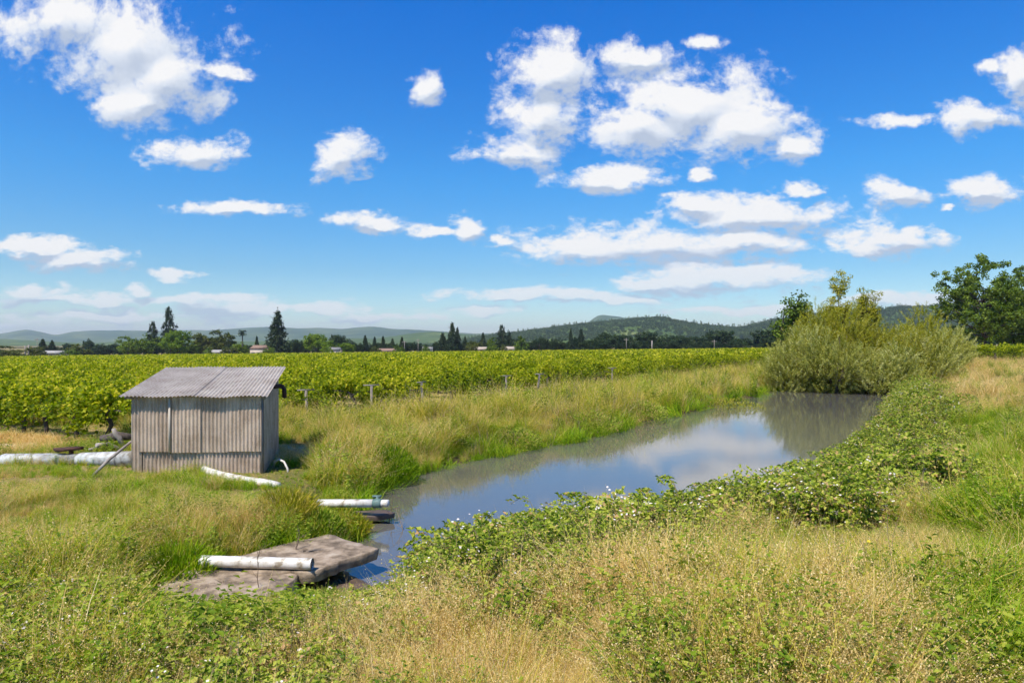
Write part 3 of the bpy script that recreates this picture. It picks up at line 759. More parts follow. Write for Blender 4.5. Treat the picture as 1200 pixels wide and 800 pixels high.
clump('reed_clump', 335, 610, -.1, .5, .5, 'gy', 'bright yellow-green clump left of the outlet pipe', 2000, (.16, .010))
clump('reed_clump', 408, 607, -.2, .32, .34, 'gy', 'yellow-green sedge clump under the outlet pipe', 1500, (.15, .010))
clump('reed_clump', 560, 556, -.4, .75, .8, 'gg', 'wide bright green clump at the water edge right of the bend', 2800, (.16, .011))
clump('reed_clump', 208, 664, -.15, .42, .55, 'gg', 'lush green clump at the left end of the loose white pipe', 2600, (.15, .011))
clump('leafy_shrub', 600, 508, 0, .7, .9, 'bramble', 'low dusty shrub on the far bank above the wide green clump', 1800, (.07, .04))
clump('leafy_shrub', 745, 480, 0, .9, 1.3, 'bramble', 'low bramble mound on the far bank below the end of the vine posts', 2600, (.08, .05))
clump('leafy_shrub', 690, 492, 0, .7, 1.2, 'bramble', 'pinkish brown mound of weeds on the far bank', 2000, (.07, .04))
clump('leafy_shrub', 850, 470, -.2, .9, 2.0, 'willowy', 'yellow-flowered low shrub on the far bank near the willows', 2200, (.1, .05))
clump('leafy_shrub', 335, 508, 0, .55, .5, 'vine', 'small leafy sapling on the bare patch behind the shed', 700, (.09, .06))

# white flowers at the lower left
fi = 0
for px, py in ((10, 765), (24, 758), (47, 752), (75, 752), (30, 770), (122, 766), (133, 771), (146, 758), (158, 748), (164, 757), (352, 762), (287, 722)):
    z0 = .35; p = atz(px, py, z0)
    zt = tz(p[0], p[1])
    if z0 < zt+.25: p = atz(px, py, zt+.5)
    root = empty('bramble_flower', tuple(p), 'open white bramble flower among the leaves at the lower left' if px < 200 else 'single white bramble flower below the stained slab' if px == 287 else 'single white bramble flower at the bottom, right of the white flower group', 'flower', 'white bramble flowers at the lower left' if px < 200 else None, rng.random()*6)
    root.rotation_euler = (R(35)+rng.normal()*.3, rng.normal()*.3, 0)
    mb = MB(); aa = np.arange(5)*1.2566
    V, T = leafcloud(np.zeros((5, 3)), np.stack([np.cos(aa), np.sin(aa), .25+0*aa], 1), np.tile([0, 0, 1.], (5, 1)), .026, .026, .1)
    mb.addarr(V, T, np.full(20, .5)); ob('petals', mb.mesh('petals', [M['petal']]), root)
    mb = MB(); tube(mb, [(0, 0, -.003), (0, 0, .007)], [.007, .004], 6); ob('flower_centre', mb.mesh('flower_centre', [M['yellow']]), root)
    mb = MB(); tube(mb, [(0, 0, 0), (.02, .05, -.2), (.02, .08, -.5)], .003, 4); ob('stem', mb.mesh('stem', [M['cane']]), root)
for px, py, lab in ((1018, 634, 'small yellow flower in the grass of the near bank'), (997, 731, 'yellow-orange poppy low in the grass at the lower right'), (948, 792, 'yellow flower at the bottom edge')):
    p = atz(px, py, 1.25); root = empty('yellow_flower', tuple(p), lab, 'flower'); root.rotation_euler = (R(30), 0, 0)
    mb = MB(); aa = np.arange(8)*.785
    V, T = leafcloud(np.zeros((8, 3)), np.stack([np.cos(aa), np.sin(aa), .25+0*aa], 1), np.tile([0, 0, 1.], (8, 1)), .016, .012, .1)
    mb.addarr(V, T, np.full(32, .5)); ob('petals', mb.mesh('petals', [M['yellow']]), root)
    mb = MB(); tube(mb, [(0, 0, 0), (.01, .02, -.3)], .002, 4); ob('stem', mb.mesh('stem', [M['cane']]), root)

# ---------------------------------------------------------------- vineyard
def vine_mesh(nleaf, size, seed, skirt=.0, bulk=1.):
    r = np.random.default_rng(seed); mb = MB()
    nc = 34; C = np.stack([r.uniform(-1.0, 1.0, nc), r.normal(0, .42, nc)*bulk, 1.22+r.normal(0, .2, nc)], 1)
    C[:, 2] -= np.abs(C[:, 1])*.55
    k = r.integers(0, nc, nleaf); v = rvec(nleaf, r)
    P = C[k]+v*(r.random(nleaf)**.4)[:, None]*np.array([.28, .28, .24])
    # upright and trailing shoots
    ns = 12
    for s in range(ns):
        b = C[r.integers(0, nc)]; dr = np.array([r.normal()*.5, r.normal()*.7, .9*r.random()-.1 if s % 2 else .9]); ln = .35+.3*r.random(); q = max(4, nleaf//70)
        t = np.linspace(.2, 1, q)[:, None]; S = b+dr*ln*t; S[:, 2] -= .18*(t[:, 0]**2); P = np.concatenate([P, S+rvec(q, r)*.05])
    n = len(P); D = rvec(n, r)+np.array([0, 0, -.35]); Nn = np.array([0, 0, 1.])+.9*rvec(n, r)
    V, T = leafcloud(P, D, Nn, size*r.uniform(.65, 1.2, n), size*r.uniform(.75, 1.2, n), .18)
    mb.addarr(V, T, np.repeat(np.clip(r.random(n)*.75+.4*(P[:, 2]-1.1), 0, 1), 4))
    return mb.mesh('foliage', [M['vine']])
def vine_trunk(seed):
    r = np.random.default_rng(seed); mb = MB()
    tube(mb, [(0, 0, -.1), (r.normal()*.03, r.normal()*.03, .25), (r.normal()*.05, r.normal()*.05, .55), (r.normal()*.05, 0, .85)], [.075, .06, .055, .075], 7)
    for s in (-1, 1): tube(mb, [(0, 0, .8), (s*.2, r.normal()*.05, .93), (s*.55, r.normal()*.08, .98), (s*.9, r.normal()*.05, .97)], [.055, .04, .03, .015], 6)
    return mb.mesh('trunk', [M['vinebark']])
VF = [vine_mesh(1050, .115, 100+i) for i in range(6)]; VT = [vine_trunk(200+i) for i in range(4)]
VL = [vine_mesh(210, .25, 300+i) for i in range(5)]
tdir = np.array([.55, .835]); rdir = np.array([-.835, .55]); C0 = np.array([-11.7, 19.2])-rdir*1.3
vp = []
for k in range(0, 92):
    st = C0+tdir*3.0*k
    if k > 22: st = st+rdir*(k-22)*.08
    j0 = 0
    for j in range(0, 190):
        p = st+rdir*(1.85*j+.6)
        X_, Y_ = p
        if Y_ > 222+.03*X_ or abs(X_/Y_) > .9: continue
        vp.append((X_, Y_, k, j))
vp = np.array(vp)
vp[:, 0] += rng.normal(0, .06, len(vp)); vp[:, 1] += rng.normal(0, .06, len(vp))
vz = terr(vp[:, 0], vp[:, 1])
# right-hand vineyard, beside the oaks
rv = []
for k in range(6):
    for j in range(16):
        rv.append((43.5+k*.4+j*1.75, 57+k*2.8+j*.15, 900+k, j))
rv = np.array(rv); rv = rv[rv[:, 0]/rv[:, 1] < .86]
dist = np.hypot(vp[:, 0], vp[:, 1])
order = np.argsort(dist+np.where(vp[:, 3] == 0, -22, 0)+np.where(vp[:, 3] == 1, -8, 0)+np.where(np.abs(vp[:, 0]/vp[:, 1]) > .76, 12, 0)); near = order[:270]; farv = order[270:]
ang = math.atan2(rdir[1], rdir[0])
for i in near:
    x, y, k, j = vp[i]
    if k == 0 and j < 10: lab = 'grapevine in the nearest row left of the shed, its dark trunk showing'; grp = 'front row grapevines left of the shed'
    elif j == 0: lab = 'grapevine at the pond end of its row, facing the grassy far bank'; grp = 'row-end grapevines along the far bank'
    else: lab = 'bushy yellow-green grapevine inside the vineyard rows'; grp = 'grapevines inside the vineyard'
    root = empty('grapevine', (x, y, vz[i]), lab, 'grapevine', grp, ang+rng.normal()*.08+(math.pi if rng.random() < .5 else 0), [rng.uniform(.97, 1.05)]*2+[rng.uniform(.92, 1.1)])
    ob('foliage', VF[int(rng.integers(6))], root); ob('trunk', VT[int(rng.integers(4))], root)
sel = rv[np.argsort(rv[:, 1])][:30]
for x, y, k, j in sel:
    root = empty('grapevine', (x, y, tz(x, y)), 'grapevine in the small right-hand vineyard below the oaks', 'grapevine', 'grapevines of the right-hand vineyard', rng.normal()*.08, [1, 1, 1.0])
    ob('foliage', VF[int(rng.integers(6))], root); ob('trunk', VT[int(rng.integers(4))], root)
rest = rv[np.argsort(rv[:, 1])][30:]
ptsf = np.concatenate([np.stack([vp[farv, 0], vp[farv, 1], vz[farv]], 1), np.stack([rest[:, 0], rest[:, 1], terr(rest[:, 0], rest[:, 1])], 1)])
n = len(ptsf)
print('far vines', n)
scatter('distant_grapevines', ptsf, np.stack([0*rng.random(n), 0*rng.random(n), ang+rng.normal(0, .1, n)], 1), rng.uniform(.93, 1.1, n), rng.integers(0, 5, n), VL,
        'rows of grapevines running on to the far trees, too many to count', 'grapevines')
# T-shaped trellis posts at row ends
def tpost(x, y, rz, tilt, label, h=1.25):
    root = empty('trellis_post', (x, y, tz(x, y)), label, 'post', 'trellis end posts along the far bank', rz); root.rotation_euler = (tilt, 0, rz)
    mb = MB(); box(mb, (-.04, -.035, -.1), (.04, .035, h)); ob('post', mb.mesh('post', [M['oldwood']]), root)
    mb = MB(); box(mb, (-.30, -.025, h), (.30, .025, h+.045)); ob('cross_arm', mb.mesh('cross_arm', [M['oldwood']]), root)
    return root
for k in (2, 3, 4, 6, 7, 10):
    st = C0+tdir*3.0*k-rdir*(.35+.3*rng.random())
    tpost(st[0], st[1], math.atan2(tdir[1], tdir[0])+rng.normal()*.2-.3, rng.normal()*.1, 'weathered grey T-shaped trellis post ending a vine row at the far bank')
for q, j in enumerate((3, 7)):
    st = C0+rdir*(1.85*j+.6+.9)-tdir*.35
    r_ = tpost(st[0], st[1], ang+1.2, 0, 'grey trellis post between front row vines, %s' % ('nearer the shed' if q == 0 else 'toward the left edge'), 1.1); del r_['group']

# ---------------------------------------------------------------- tree meshes (unit height, unit width)
def crown_broad(seed, mat, nc=90, per=34, lf=.05, flat=.8):
    r = np.random.default_rng(seed); mb = MB()
    lob = rvec(7, r)*np.array([.3, .3, .22]); 
    C = []
    while len(C) < nc:
        l = lob[r.integers(7)]; v = rvec(1, r)[0]*r.uniform(.12, .26)
        c = l+v*np.array([1, 1, .85]); 
        C.append(c)
    C = np.array(C); C[:, 2] += .56; C[:, 2] = np.clip(C[:, 2], .14, .97)
    n = nc*per; k = np.repeat(np.arange(nc), per); v = rvec(n, r); P = C[k]+v*(r.random(n)**.5)[:, None]*.085
    V, T = leafcloud(P, rvec(n, r), v+np.array([0, 0, .4]), lf*r.uniform(.6, 1.3, n), lf*r.uniform(.6, 1.2, n))
    a = np.clip(r.random(n)*.5+r.random(nc)[k]*.5, 0, 1)
    mb.addarr(V, T, np.repeat(a, 4)); return mb.mesh('crown', [M[mat]])
def crown_conifer(seed, mat, lf=.06, base=.06, sparse=0, pw=.9):
    r = np.random.default_rng(seed); mb = MB(); P = []; D = []
    nb = 170 if not sparse else 100
    for b in range(nb):
        t = (b+r.random())/nb; z = base+(1-base)*t
        rad = .5*(1-t)**pw*(.75+.4*r.random())+.015
        if sparse: rad = .5*(1-t**1.5)**.8*(.45+.65*r.random())*(1 if t > .15 else .4)+.02
        a = r.random()*6.28; m = int(8+rad*60)
        s = r.random(m)**.7
        c = np.stack([rad*s*math.cos(a), rad*s*math.sin(a), z-.09*s*(1 if not sparse else .3)+0*s], 1)+r.normal(size=(m, 3))*np.array([.022, .022, .010])*1.2
        P.append(c); D.append(np.tile([math.cos(a), math.sin(a), -.35], (m, 1))+.6*r.normal(size=(m, 3)))
    P = np.concatenate(P); D = np.concatenate(D); n = len(P)
    V, T = leafcloud(P, D, np.tile([0, 0, 1.], (n, 1))+.4*rvec(n, r), lf*r.uniform(.6, 1.3, n), lf*.7*r.uniform(.6, 1.2, n))
    mb.addarr(V, T, np.repeat(r.random(n), 4)); return mb.mesh('crown', [M[mat]])
def trunk_unit(seed, h=.6, r0=.03):
    r = np.random.default_rng(seed); mb = MB()
    tube(mb, [(0, 0, -.05), (.01, 0, .2*h), (r.normal()*.015, r.normal()*.015, .6*h), (0, 0, h)], [r0, r0*.8, r0*.55, r0*.2], 6)
    for q in range(5):
        a = r.random()*6.28; z = h*(.35+.1*q); tube(mb, [(0, 0, z), (.12*math.cos(a), .12*math.sin(a), z+.1), (.25*math.cos(a), .25*math.sin(a), z+.17)], [r0*.5, r0*.3, r0*.1], 4)
    return mb.mesh('trunk', [M['bark']])
TK = {'dark': [crown_broad(10+i, 'dark') for i in range(4)], 'olive': [crown_broad(20+i, 'olive') for i in range(2)], 'lime': [crown_broad(30+i, 'lime') for i in range(2)],
      'oak': [crown_broad(40+i, 'oak') for i in range(2)],
      'conifer': [crown_conifer(50+i, 'conifer') for i in range(3)], 'redwood': [crown_conifer(60+i, 'conifer', sparse=1) for i in range(2)]}
TR = [trunk_unit(70+i) for i in range(3)]; TRC = trunk_unit(80, .93, .02)
cnt = {}
def tree(px, ty, wpx, kind, d, label, group=None, name=None, cat='tree'):
    X_ = (px-600)/F*d; zb_ = tz(X_, d); top = CZ-(ty-HY)/F*d; h = top-zb_; w = wpx/F*d*(1.45 if kind in ('conifer', 'redwood') else 1.35)
    nm = name or {'conifer': 'conifer_tree', 'redwood': 'redwood_tree'}.get(kind, 'broadleaf_tree')
    root = empty(nm, (X_, d, zb_), label, cat, group, rng.random()*6.28, (w, w, h))
    v = TK[kind]; cnt[kind] = cnt.get(kind, -1)+1
    ob('crown', v[cnt[kind] % len(v)], root); ob('trunk', TRC if kind in ('conifer', 'redwood') else TR[cnt[kind] % 3], root)
TREEUP = 1.0
T_ = [(8,403,46,'olive',205,'olive-green round bush at the far left edge beyond the vineyard'),
 (50,396,13,'conifer',262,'left one of two dark conifers beside the pale-roofed barn'),(61,398,12,'conifer',265,'right one of two dark conifers beside the pale-roofed barn'),
 (43,404,16,'olive',240,'small olive tree just left of the pale-roofed barn'),
 (92,401,22,'olive',250,'loose brownish tree right of the pale-roofed barn'),
 (120,400,20,'dark',300,'dark tree with a jagged top between the barn and the round tree'),
 (150,393,26,'oak',245,'round dark green tree standing alone left of the tall conifers'),
 (179,376,15,'redwood',250,'pointed green conifer left of the tallest redwood'),(180,390,26,'oak',248,'leafy green tree under the pointed green conifer'),
 (198,359,18,'redwood',262,'tall ragged redwood above the yellow-green trees'),(209,386,28,'lime',240,'yellow-green tree below the tall ragged redwood'),(200,398,24,'lime',236,'low bright shrub-like tree right in front of the redwood'),
 (224,398,18,'oak',246,'low green tree between the redwood and the wide olive tree'),(236,388,18,'olive',250,'left half of the pair of wide olive-coloured trees'),(250,383,34,'olive',252,'wide olive-coloured tree left of the palm'),
 (282,400,16,'oak',246,'low round tree at the foot of the palm'),(301,393,7,'conifer',270,'tiny pointed conifer between palm and tall spruce'),
 (325,362,25,'conifer',243,'large dark spruce standing alone behind the shed'),
 (350,397,20,'dark',262,'grey-green tree just right of the large spruce'),(371,390,24,'lime',250,'bright lime tree right of the large spruce'),(380,398,24,'lime',245,'lower lime tree in front of the bright lime tree'),
 (399,390,20,'dark',262,'dark tree behind the grey-roofed house'),(405,401,20,'lime',244,'small lime tree in front of the grey-roofed house'),
 (428,392,10,'conifer',262,'first of the row of small conifers right of the grey-roofed house'),(439,394,8,'conifer',268,'second of the row of small conifers'),(449,393,9,'conifer',262,'third of the row of small conifers'),(460,396,9,'conifer',266,'fourth of the row of small conifers'),
 (471,394,9,'conifer',262,'fifth and last of the row of small conifers'),
 (519,389,15,'conifer',255,'broad dark conifer left of the tall pair'),(530,377,15,'conifer',250,'tallest dark conifer near the centre of the tree line'),(536,383,11,'conifer',254,'dark conifer leaning against the tallest central one'),
 (545,393,8,'conifer',262,'small conifer right of the central pair'),(556,398,20,'olive',256,'olive bush above the tan-roofed house'),(566,389,10,'conifer',262,'narrow dark conifer between the tan-roofed houses'),
 (577,394,11,'oak',266,'green tree right of the narrow conifer'),(588,380,14,'redwood',258,'ragged redwood with a knobbed top near the centre'),(597,388,9,'redwood',260,'shorter redwood beside the knobbed one'),(581,404,9,'oak',240,'small round bush before the tan-roofed houses'),
 (610,393,14,'oak',262,'rounded green tree right of the redwood pair'),
 (669,384,8,'conifer',262,'left one of two slim conifers before the wooded ridge'),(681,384,11,'conifer',262,'right one of two slim conifers before the wooded ridge')]
for t in T_: tree(*t)
for i_, (x_, t_, w_, k_) in enumerate(((84, 408, 16, 'oak'), (47, 408, 10, 'olive'), (268, 405, 16, 'olive'), (244, 407, 10, 'oak'), (314, 405, 12, 'oak'), (384, 405, 12, 'lime'), (441, 404, 12, 'olive'), (466, 404, 12, 'oak'), (500, 404, 8, 'oak'), (553, 402, 12, 'olive'), (574, 403, 10, 'oak'), (589, 402, 9, 'olive'), (609, 402, 11, 'oak'))):
    tree(x_, t_, w_, k_, 228, 'low garden shrub standing in front of the far houses', 'garden shrubs in front of the houses', 'garden_shrub', 'shrub')
# the continuous belts of dark trees
for x in np.arange(62, 345, 8.5): tree(x+rng.normal()*2, 402.5+rng.normal()*2.5, 15+rng.random()*5, 'dark', 300+rng.normal()*6, 'low dark tree of the belt behind the left part of the vineyard', 'dark tree belt at the left')
for x in np.arange(340, 690, 8.5): tree(x+rng.normal()*2, 400+rng.normal()*1.5, 14+rng.random()*5, 'dark', 300+rng.normal()*6, 'low dark tree of the belt behind the middle of the vineyard', 'dark tree belt in the middle')
for x in np.arange(612, 700, 10): tree(x, 395+rng.normal()*1.2, 13, 'dark', 280, 'upright dark tree in the even row left of the slim conifers and around them', 'even dark tree row')
for x in np.arange(694, 915, 11): tree(x+rng.normal()*2.5, 391+rng.normal()*2.3, 20+rng.random()*9, 'dark', 268+rng.normal()*6, 'dark rounded tree in the belt below the wooded ridge', 'dark tree belt under the ridge')
for x in np.arange(700, 915, 9): tree(x+rng.normal()*2.5, 400+rng.normal()*1.3, 15, 'dark', 256+rng.normal()*4, 'lower dark tree filling the belt below the wooded ridge', 'dark underwood under the ridge')
for x in np.arange(910, 1215, 20): tree(x, 386+rng.normal()*3, 28, 'dark', 215+rng.normal()*8, 'dark tree of the belt beyond the willows', 'dark tree belt beyond the willows')
# palm
X_ = (284-600)/F*248; zb_ = tz(X_, 248); hp = CZ+(HY-389)/F*248-zb_
root = empty('palm_tree', (X_, 248, zb_), 'thin palm with a small round head beyond the vineyard', 'palm')
mb = MB(); tube(mb, [(0, 0, 0), (.1, 0, hp*.5), (0, 0, hp)], [.3, .22, .2], 7); ob('trunk', mb.mesh('trunk', [M['bark']], True), root)
mb = MB()
for q in range(40):
    a = rng.random()*6.28; el = rng.uniform(-.8, .9); t = np.linspace(0, 1, 5)[:, None]
    d_ = np.array([math.cos(a)*math.cos(el), math.sin(a)*math.cos(el), math.sin(el)])
    P = np.array([0, 0, hp])+d_*1.6*t; P[:, 2] -= .6*(t[:, 0]**2)
    V, T = leafcloud(P[:-1], np.diff(P, axis=0), np.tile([0, 0, 1.], (4, 1))+.2*rvec(4), .55, .5); mb.addarr(V, T, np.full(16, rng.random()))
ob('fronds', mb.mesh('fronds', [M['conifer']]), root)

# ---------------------------------------------------------------- houses and poles beyond the vineyard
wallm = {'white': surf('white_wall', [(.3,(.6,.58,.55)),(.7,(.7,.68,.64))], 2, .8), 'tan': surf('tan_wall', [(.3,(.42,.34,.26)),(.7,(.5,.42,.33))], 2, .8)}
roofm = {'pale': surf('pale_roof', [(.3,(.30,.28,.25)),(.7,(.38,.36,.33))], 2, .6), 'brown': surf('brown_roof', [(.3,(.20,.12,.08)),(.7,(.30,.2,.15))], 2, .9),
         'grey': surf('grey_roof', [(.3,(.16,.15,.14)),(.7,(.25,.24,.23))], 2, .9), 'tan': surf('tan_roof', [(.3,(.34,.28,.2)),(.7,(.45,.38,.3))], 2, .9)}
glassm = surf('window_glass', [(.3,(.03,.04,.05)),(.7,(.06,.07,.08))], 2, .1)
def house(x0, x1, ty, wm, rm, d, label, hip=.25, cat='house', name='farm_house'):
    X_ = ((x0+x1)/2-600)/F*d; w = (x1-x0)/F*d; zb_ = tz(X_, d)-.2; w *= .88; top = CZ-(ty+1.8-HY)/F*d-zb_
    h = max(2.0, top*.72); dp = min(9, w*.6)
    root = empty(name, (X_, d, zb_), label, cat)
    mb = MB(); box(mb, (-w*.46, -dp/2, 0), (w*.46, dp/2, h)); ob('wall', mb.mesh('wall', [wallm[wm]]), root)
    e = w*.5; f = dp*.56; r_ = e*(1-hip); mb = MB(); t2 = max(top, h+1)
    mb.add([(-e,-f,h),(e,-f,h),(e,f,h),(-e,f,h),(-r_,0,t2),(r_,0,t2)], [(0,1,5,4),(2,3,4,5),(1,2,5),(3,0,4),(3,2,1,0)])
    ob('roof', mb.mesh('roof', [roofm[rm]]), root)
    for q in (-.28, .02, .3):
        mb = MB(); box(mb, (q*w-.55, -dp/2-.05, 1.0), (q*w+.55, -dp/2+.02, 2.1)); ob('window', mb.mesh('window', [glassm]), root)
house(50, 79, 409.0, 'tan', 'pale', 232, 'low barn with a pale roof at the far left', .1, 'barn', 'barn')
house(241, 276, 408.5, 'white', 'pale', 234, 'long low house with a pale roof left of the large spruce')
house(293, 316, 402.5, 'tan', 'brown', 240, 'brown-roofed house between the palm and the large spruce')
house(380, 402, 405, 'tan', 'grey', 238, 'grey-roofed house behind the lime trees')
house(494, 508, 405, 'white', 'pale', 238, 'white-roofed shed left of the central conifers', .02, 'shed', 'white_shed')
house(436, 474, 407, 'tan', 'brown', 240, 'long brown low building below the row of small conifers')
house(551, 577, 405, 'tan', 'tan', 236, 'wide tan-roofed house right of the central conifers')
house(584, 611, 404.5, 'white', 'tan', 236, 'tan-roofed house with a pale wall below the redwood')
def pole(px, ty, d, label, r=.09, arm=True, mat='oldwood'):
    X_ = (px-600)/F*d; zb_ = tz(X_, d); top = CZ-(ty-HY)/F*d-zb_
    root = empty('utility_pole', (X_, d, zb_), label, 'pole')
    mb = MB(); tube(mb, [(0, 0, 0), (0, 0, top)], r, 6); ob('shaft', mb.mesh('shaft', [M[mat]], True), root)
    if arm: mb = MB(); box(mb, (-.9, -.08, top-.7), (.9, .08, top-.5)); ob('cross_arm', mb.mesh('cross_arm', [M['oldwood']]), root)
pole(29.5, 405, 215, 'left one of two short pale posts at the far left', .22, False); pole(33.5, 404, 215, 'right one of two short pale posts at the far left', .24, False)
pole(43.5, 396, 255, 'thin utility pole left of the dark conifer pair'); pole(474, 399, 245, 'short pole beside the row of small conifers'); pole(490, 397, 245, 'utility pole left of the white-roofed shed')
pole(734, 396, 245, 'pale pole in front of the dark belt, left one'); pole(764, 399, 245, 'crooked pale snag in front of the dark belt', .25, False); pole(837, 398, 245, 'pale pole in front of the dark belt, right one')

# ---------------------------------------------------------------- willows, bank trees, oaks
def spray_template(r, nl=26, ln=1.1, droop=.15):
    t = np.linspace(.12, 1, nl); C = np.stack([.18*t*t, 0*t, ln*t-droop*t*t], 1)
    a = np.arange(nl)*2.4; D = np.stack([np.cos(a)*.75, np.sin(a)*.75, .8+0*a], 1)
    return C, D
def rotmats(dirs, r):
    n = len(dirs); z = dirs/np.linalg.norm(dirs, axis=1)[:, None]
    x = np.cross(z, rvec(n, r)); x /= np.linalg.norm(x, axis=1)[:, None]; y = np.cross(z, x)
    return np.stack([x, y, z], 2)
def willow_shrub(seed, nspray, mat, size=.13, wid=.034, ln=1.1, rx=1., rz=1., up=.7, nl=26):
    """unit dome (radius ~1, height ~1) of arching leafy sprays; returned in metres after scaling sprays only"""
    r = np.random.default_rng(seed); mb = MB()
    lob = np.concatenate([[[0, 0, 0]], np.stack([r.uniform(-.55, .55, 7), r.uniform(-.5, .5, 7), r.uniform(-.1, .25, 7)], 1)])
    v = rvec(nspray, r); v[:, 2] = np.abs(v[:, 2])
    l = lob[r.integers(0, 8, nspray)]; rad = r.uniform(.22, .5, nspray)
    P = l+v*rad[:, None]; P[:, 2] = np.clip(P[:, 2], .0, None)
    P = P*np.array([rx, rx, rz])
    D = v*np.array([1, 1, .5])+np.array([0, 0, up])+.35*rvec(nspray, r)
    C, Dl = spray_template(r, nl, ln); Rm = rotmats(D, r); sc = r.uniform(.6, 1.25, nspray)
    PP = (P[:, None, :]+np.einsum('nij,kj->nki', Rm, C)*sc[:, None, None]).reshape(-1, 3)
    DD_ = np.einsum('nij,kj->nki', Rm, Dl).reshape(-1, 3)+.35*rvec(nspray*nl, r)
    n = len(PP); V, T = leafcloud(PP, DD_, rvec(n, r)+np.array([0, 0, .5]), size*r.uniform(.7, 1.3, n), wid*r.uniform(.7, 1.3, n), .1)
    a = np.clip(np.repeat(r.random(nspray), nl)*.75+r.random(n)*.25, 0, 1)
    mb.addarr(V, T, np.repeat(a, 4)); return mb.mesh('foliage', [M[mat]])
def stems(seed, rx, rz, n=14):
    r = np.random.default_rng(seed); mb = MB()
    for q in range(n):
        a = r.random()*6.28; s = r.uniform(.3, .9)*rx
        tube(mb, [(0, 0, -.1), (s*.35*math.cos(a), s*.35*math.sin(a), rz*.4), (s*.8*math.cos(a), s*.8*math.sin(a), rz*.85)], [.09, .06, .02], 5)
    return mb.mesh('stems', [M['bark']])
WM = {}
def willow(px, py_base, d, wpx, ty, label, mat='willow', dens=1., dy=0, name='willow_shrub', size=.14, up=.9):
    X_ = (px-600)/F*d; zb_ = max(tz(X_, d), WATER)-.15; w = wpx/F*d/2; h = CZ-(ty-HY)/F*d-zb_
    root = empty(name, (X_, d, zb_), label, 'shrub' if 'shrub' in name else 'tree')
    ns = int(850*dens*w*h/9)
    ob('foliage', willow_shrub(int(px*7+ty), ns, mat, size,   .042, 1.0, w*.9, h*1.12, up), root)
    ob('stems', stems(int(px), w*.6, h*.62), root)
willow(935, 0, 47.5, 100, 372, 'grey-green willow shrub at the left end of the thicket', dens=1.2)
willow(980, 0, 45.5, 95, 392, 'pale willow shrub hanging low over the water at the left', dens=1.2)
willow(1030, 0, 44.8, 100, 396, 'pale willow shrub hanging low over the water in the middle', dens=1.2)
willow(1085, 0, 47, 110, 378, 'grey-green willow shrub at the right end of the thicket', dens=1.2)
willow(1052, 0, 48.4, 150, 356, 'tall rounded yellowish willow in the right half of the thicket', mat='willowy', dens=.9)
willow(975, 0, 50, 120, 366, 'tall rounded willow in the left half of the thicket', dens=1.1)
willow(1115, 0, 52, 70, 378, 'small rounded willow at the far right of the thicket', dens=1.1)
willow(990, 0, 49.0, 125, 336, 'olive-yellow willow crown behind the grey-green shrubs', mat='willowy', dens=1.15)
willow(1058, 0, 49.4, 130, 340, 'olive-yellow willow crown at the very back of the right half', mat='willowy', dens=1.15)
# open yellowish trees rising behind the thicket
def open_tree(px, ty, wpx, d, mat, label, name, seed, nl=30, leaf=.22, levels=3, nb=5, fl=38, spread=.75, trunk_r=.22, cr=.6, z0=None, clear=.3):
    r = np.random.default_rng(seed); X_ = (px-600)/F*d; zb_ = tz(X_, d) if z0 is None else z0; h = CZ-(ty-HY)/F*d-zb_; w = wpx/F*d
    root = empty(name, (X_, d, zb_), label, 'tree')
    mb = MB(); tips = []
    def grow(p, dr, ln, rad, lv):
        pts = [p]; dd_ = dr/np.linalg.norm(dr)
        for k in range(4):
            dd_ = dd_+r.normal(size=3)*.13+np.array([0, 0, .04]); dd_ /= np.linalg.norm(dd_); pts.append(pts[-1]+dd_*ln/4)
        tube(mb, pts, np.linspace(rad, rad*.55, 5), 7 if lv == 0 else 4, cap=False)
        if lv >= levels: tips.append(pts[-1]); tips.append(pts[2]); return
        for q in range(nb if lv else nb+2):
            k = r.integers(2, 5); a = r.random()*6.28
            out = np.array([math.cos(a), math.sin(a), .35+.5*r.random()])*spread+dd_*.6
            grow(pts[k], out, ln*r.uniform(.55, .8), rad*.5, lv+1)
        tips.append(pts[-1])
    grow(np.array([0, 0, -.2]), np.array([.03, 0, 1.]), h*clear, trunk_r, 0)
    tips = np.array(tips); 
    ext = np.array([np.abs(tips[:, 0]).max(), np.abs(tips[:, 1]).max()]); top = tips[:, 2].max()
    sx = (w/2)/ext[0]; sy = (w/2)/ext[1]; sz = h*.97/top
    V = np.concatenate(mb.V)*np.array([sx, sy, sz])
    mb.V = [V]; ob('trunk', mb.mesh('trunk', [M['darkbark']], True), root)
    tips = tips*np.array([sx, sy, sz]); tips = tips[tips[:, 2] > h*.12]
    nt_ = len(tips); k = np.repeat(np.arange(nt_), fl); n = len(k); v = rvec(n, r)
    P = tips[k]+v*(r.random(n)**.5)[:, None]*np.array([cr, cr, cr*.62])
    V, T = leafcloud(P, rvec(n, r), v+np.array([0, 0, .9]), leaf*r.uniform(.6, 1.3, n), leaf*.8*r.uniform(.6, 1.2, n))
    mb = MB(); mb.addarr(V, T, np.repeat(np.clip(r.random(n)*.5+r.random(nt_)[k]*.5, 0, 1), 4)); ob('crown', mb.mesh('crown', [M[mat]]), root)
open_tree(974, 317, 38, 56, 'willowy', 'yellow-green open tree rising highest above the willow thicket', 'willow_tree', 5, leaf=.15, levels=3, nb=3, fl=44, cr=.42, trunk_r=.10)
open_tree(1010, 336, 40, 57, 'willowy', 'thin yellowish tree just right of the highest one above the thicket', 'willow_tree', 6, leaf=.15, levels=3, nb=3, fl=34, cr=.42, trunk_r=.10)
open_tree(936, 346, 52, 72, 'oak', 'dark green tree behind the left end of the willow thicket', 'oak_tree', 8, leaf=.3, levels=2, nb=5, fl=46, cr=.9)
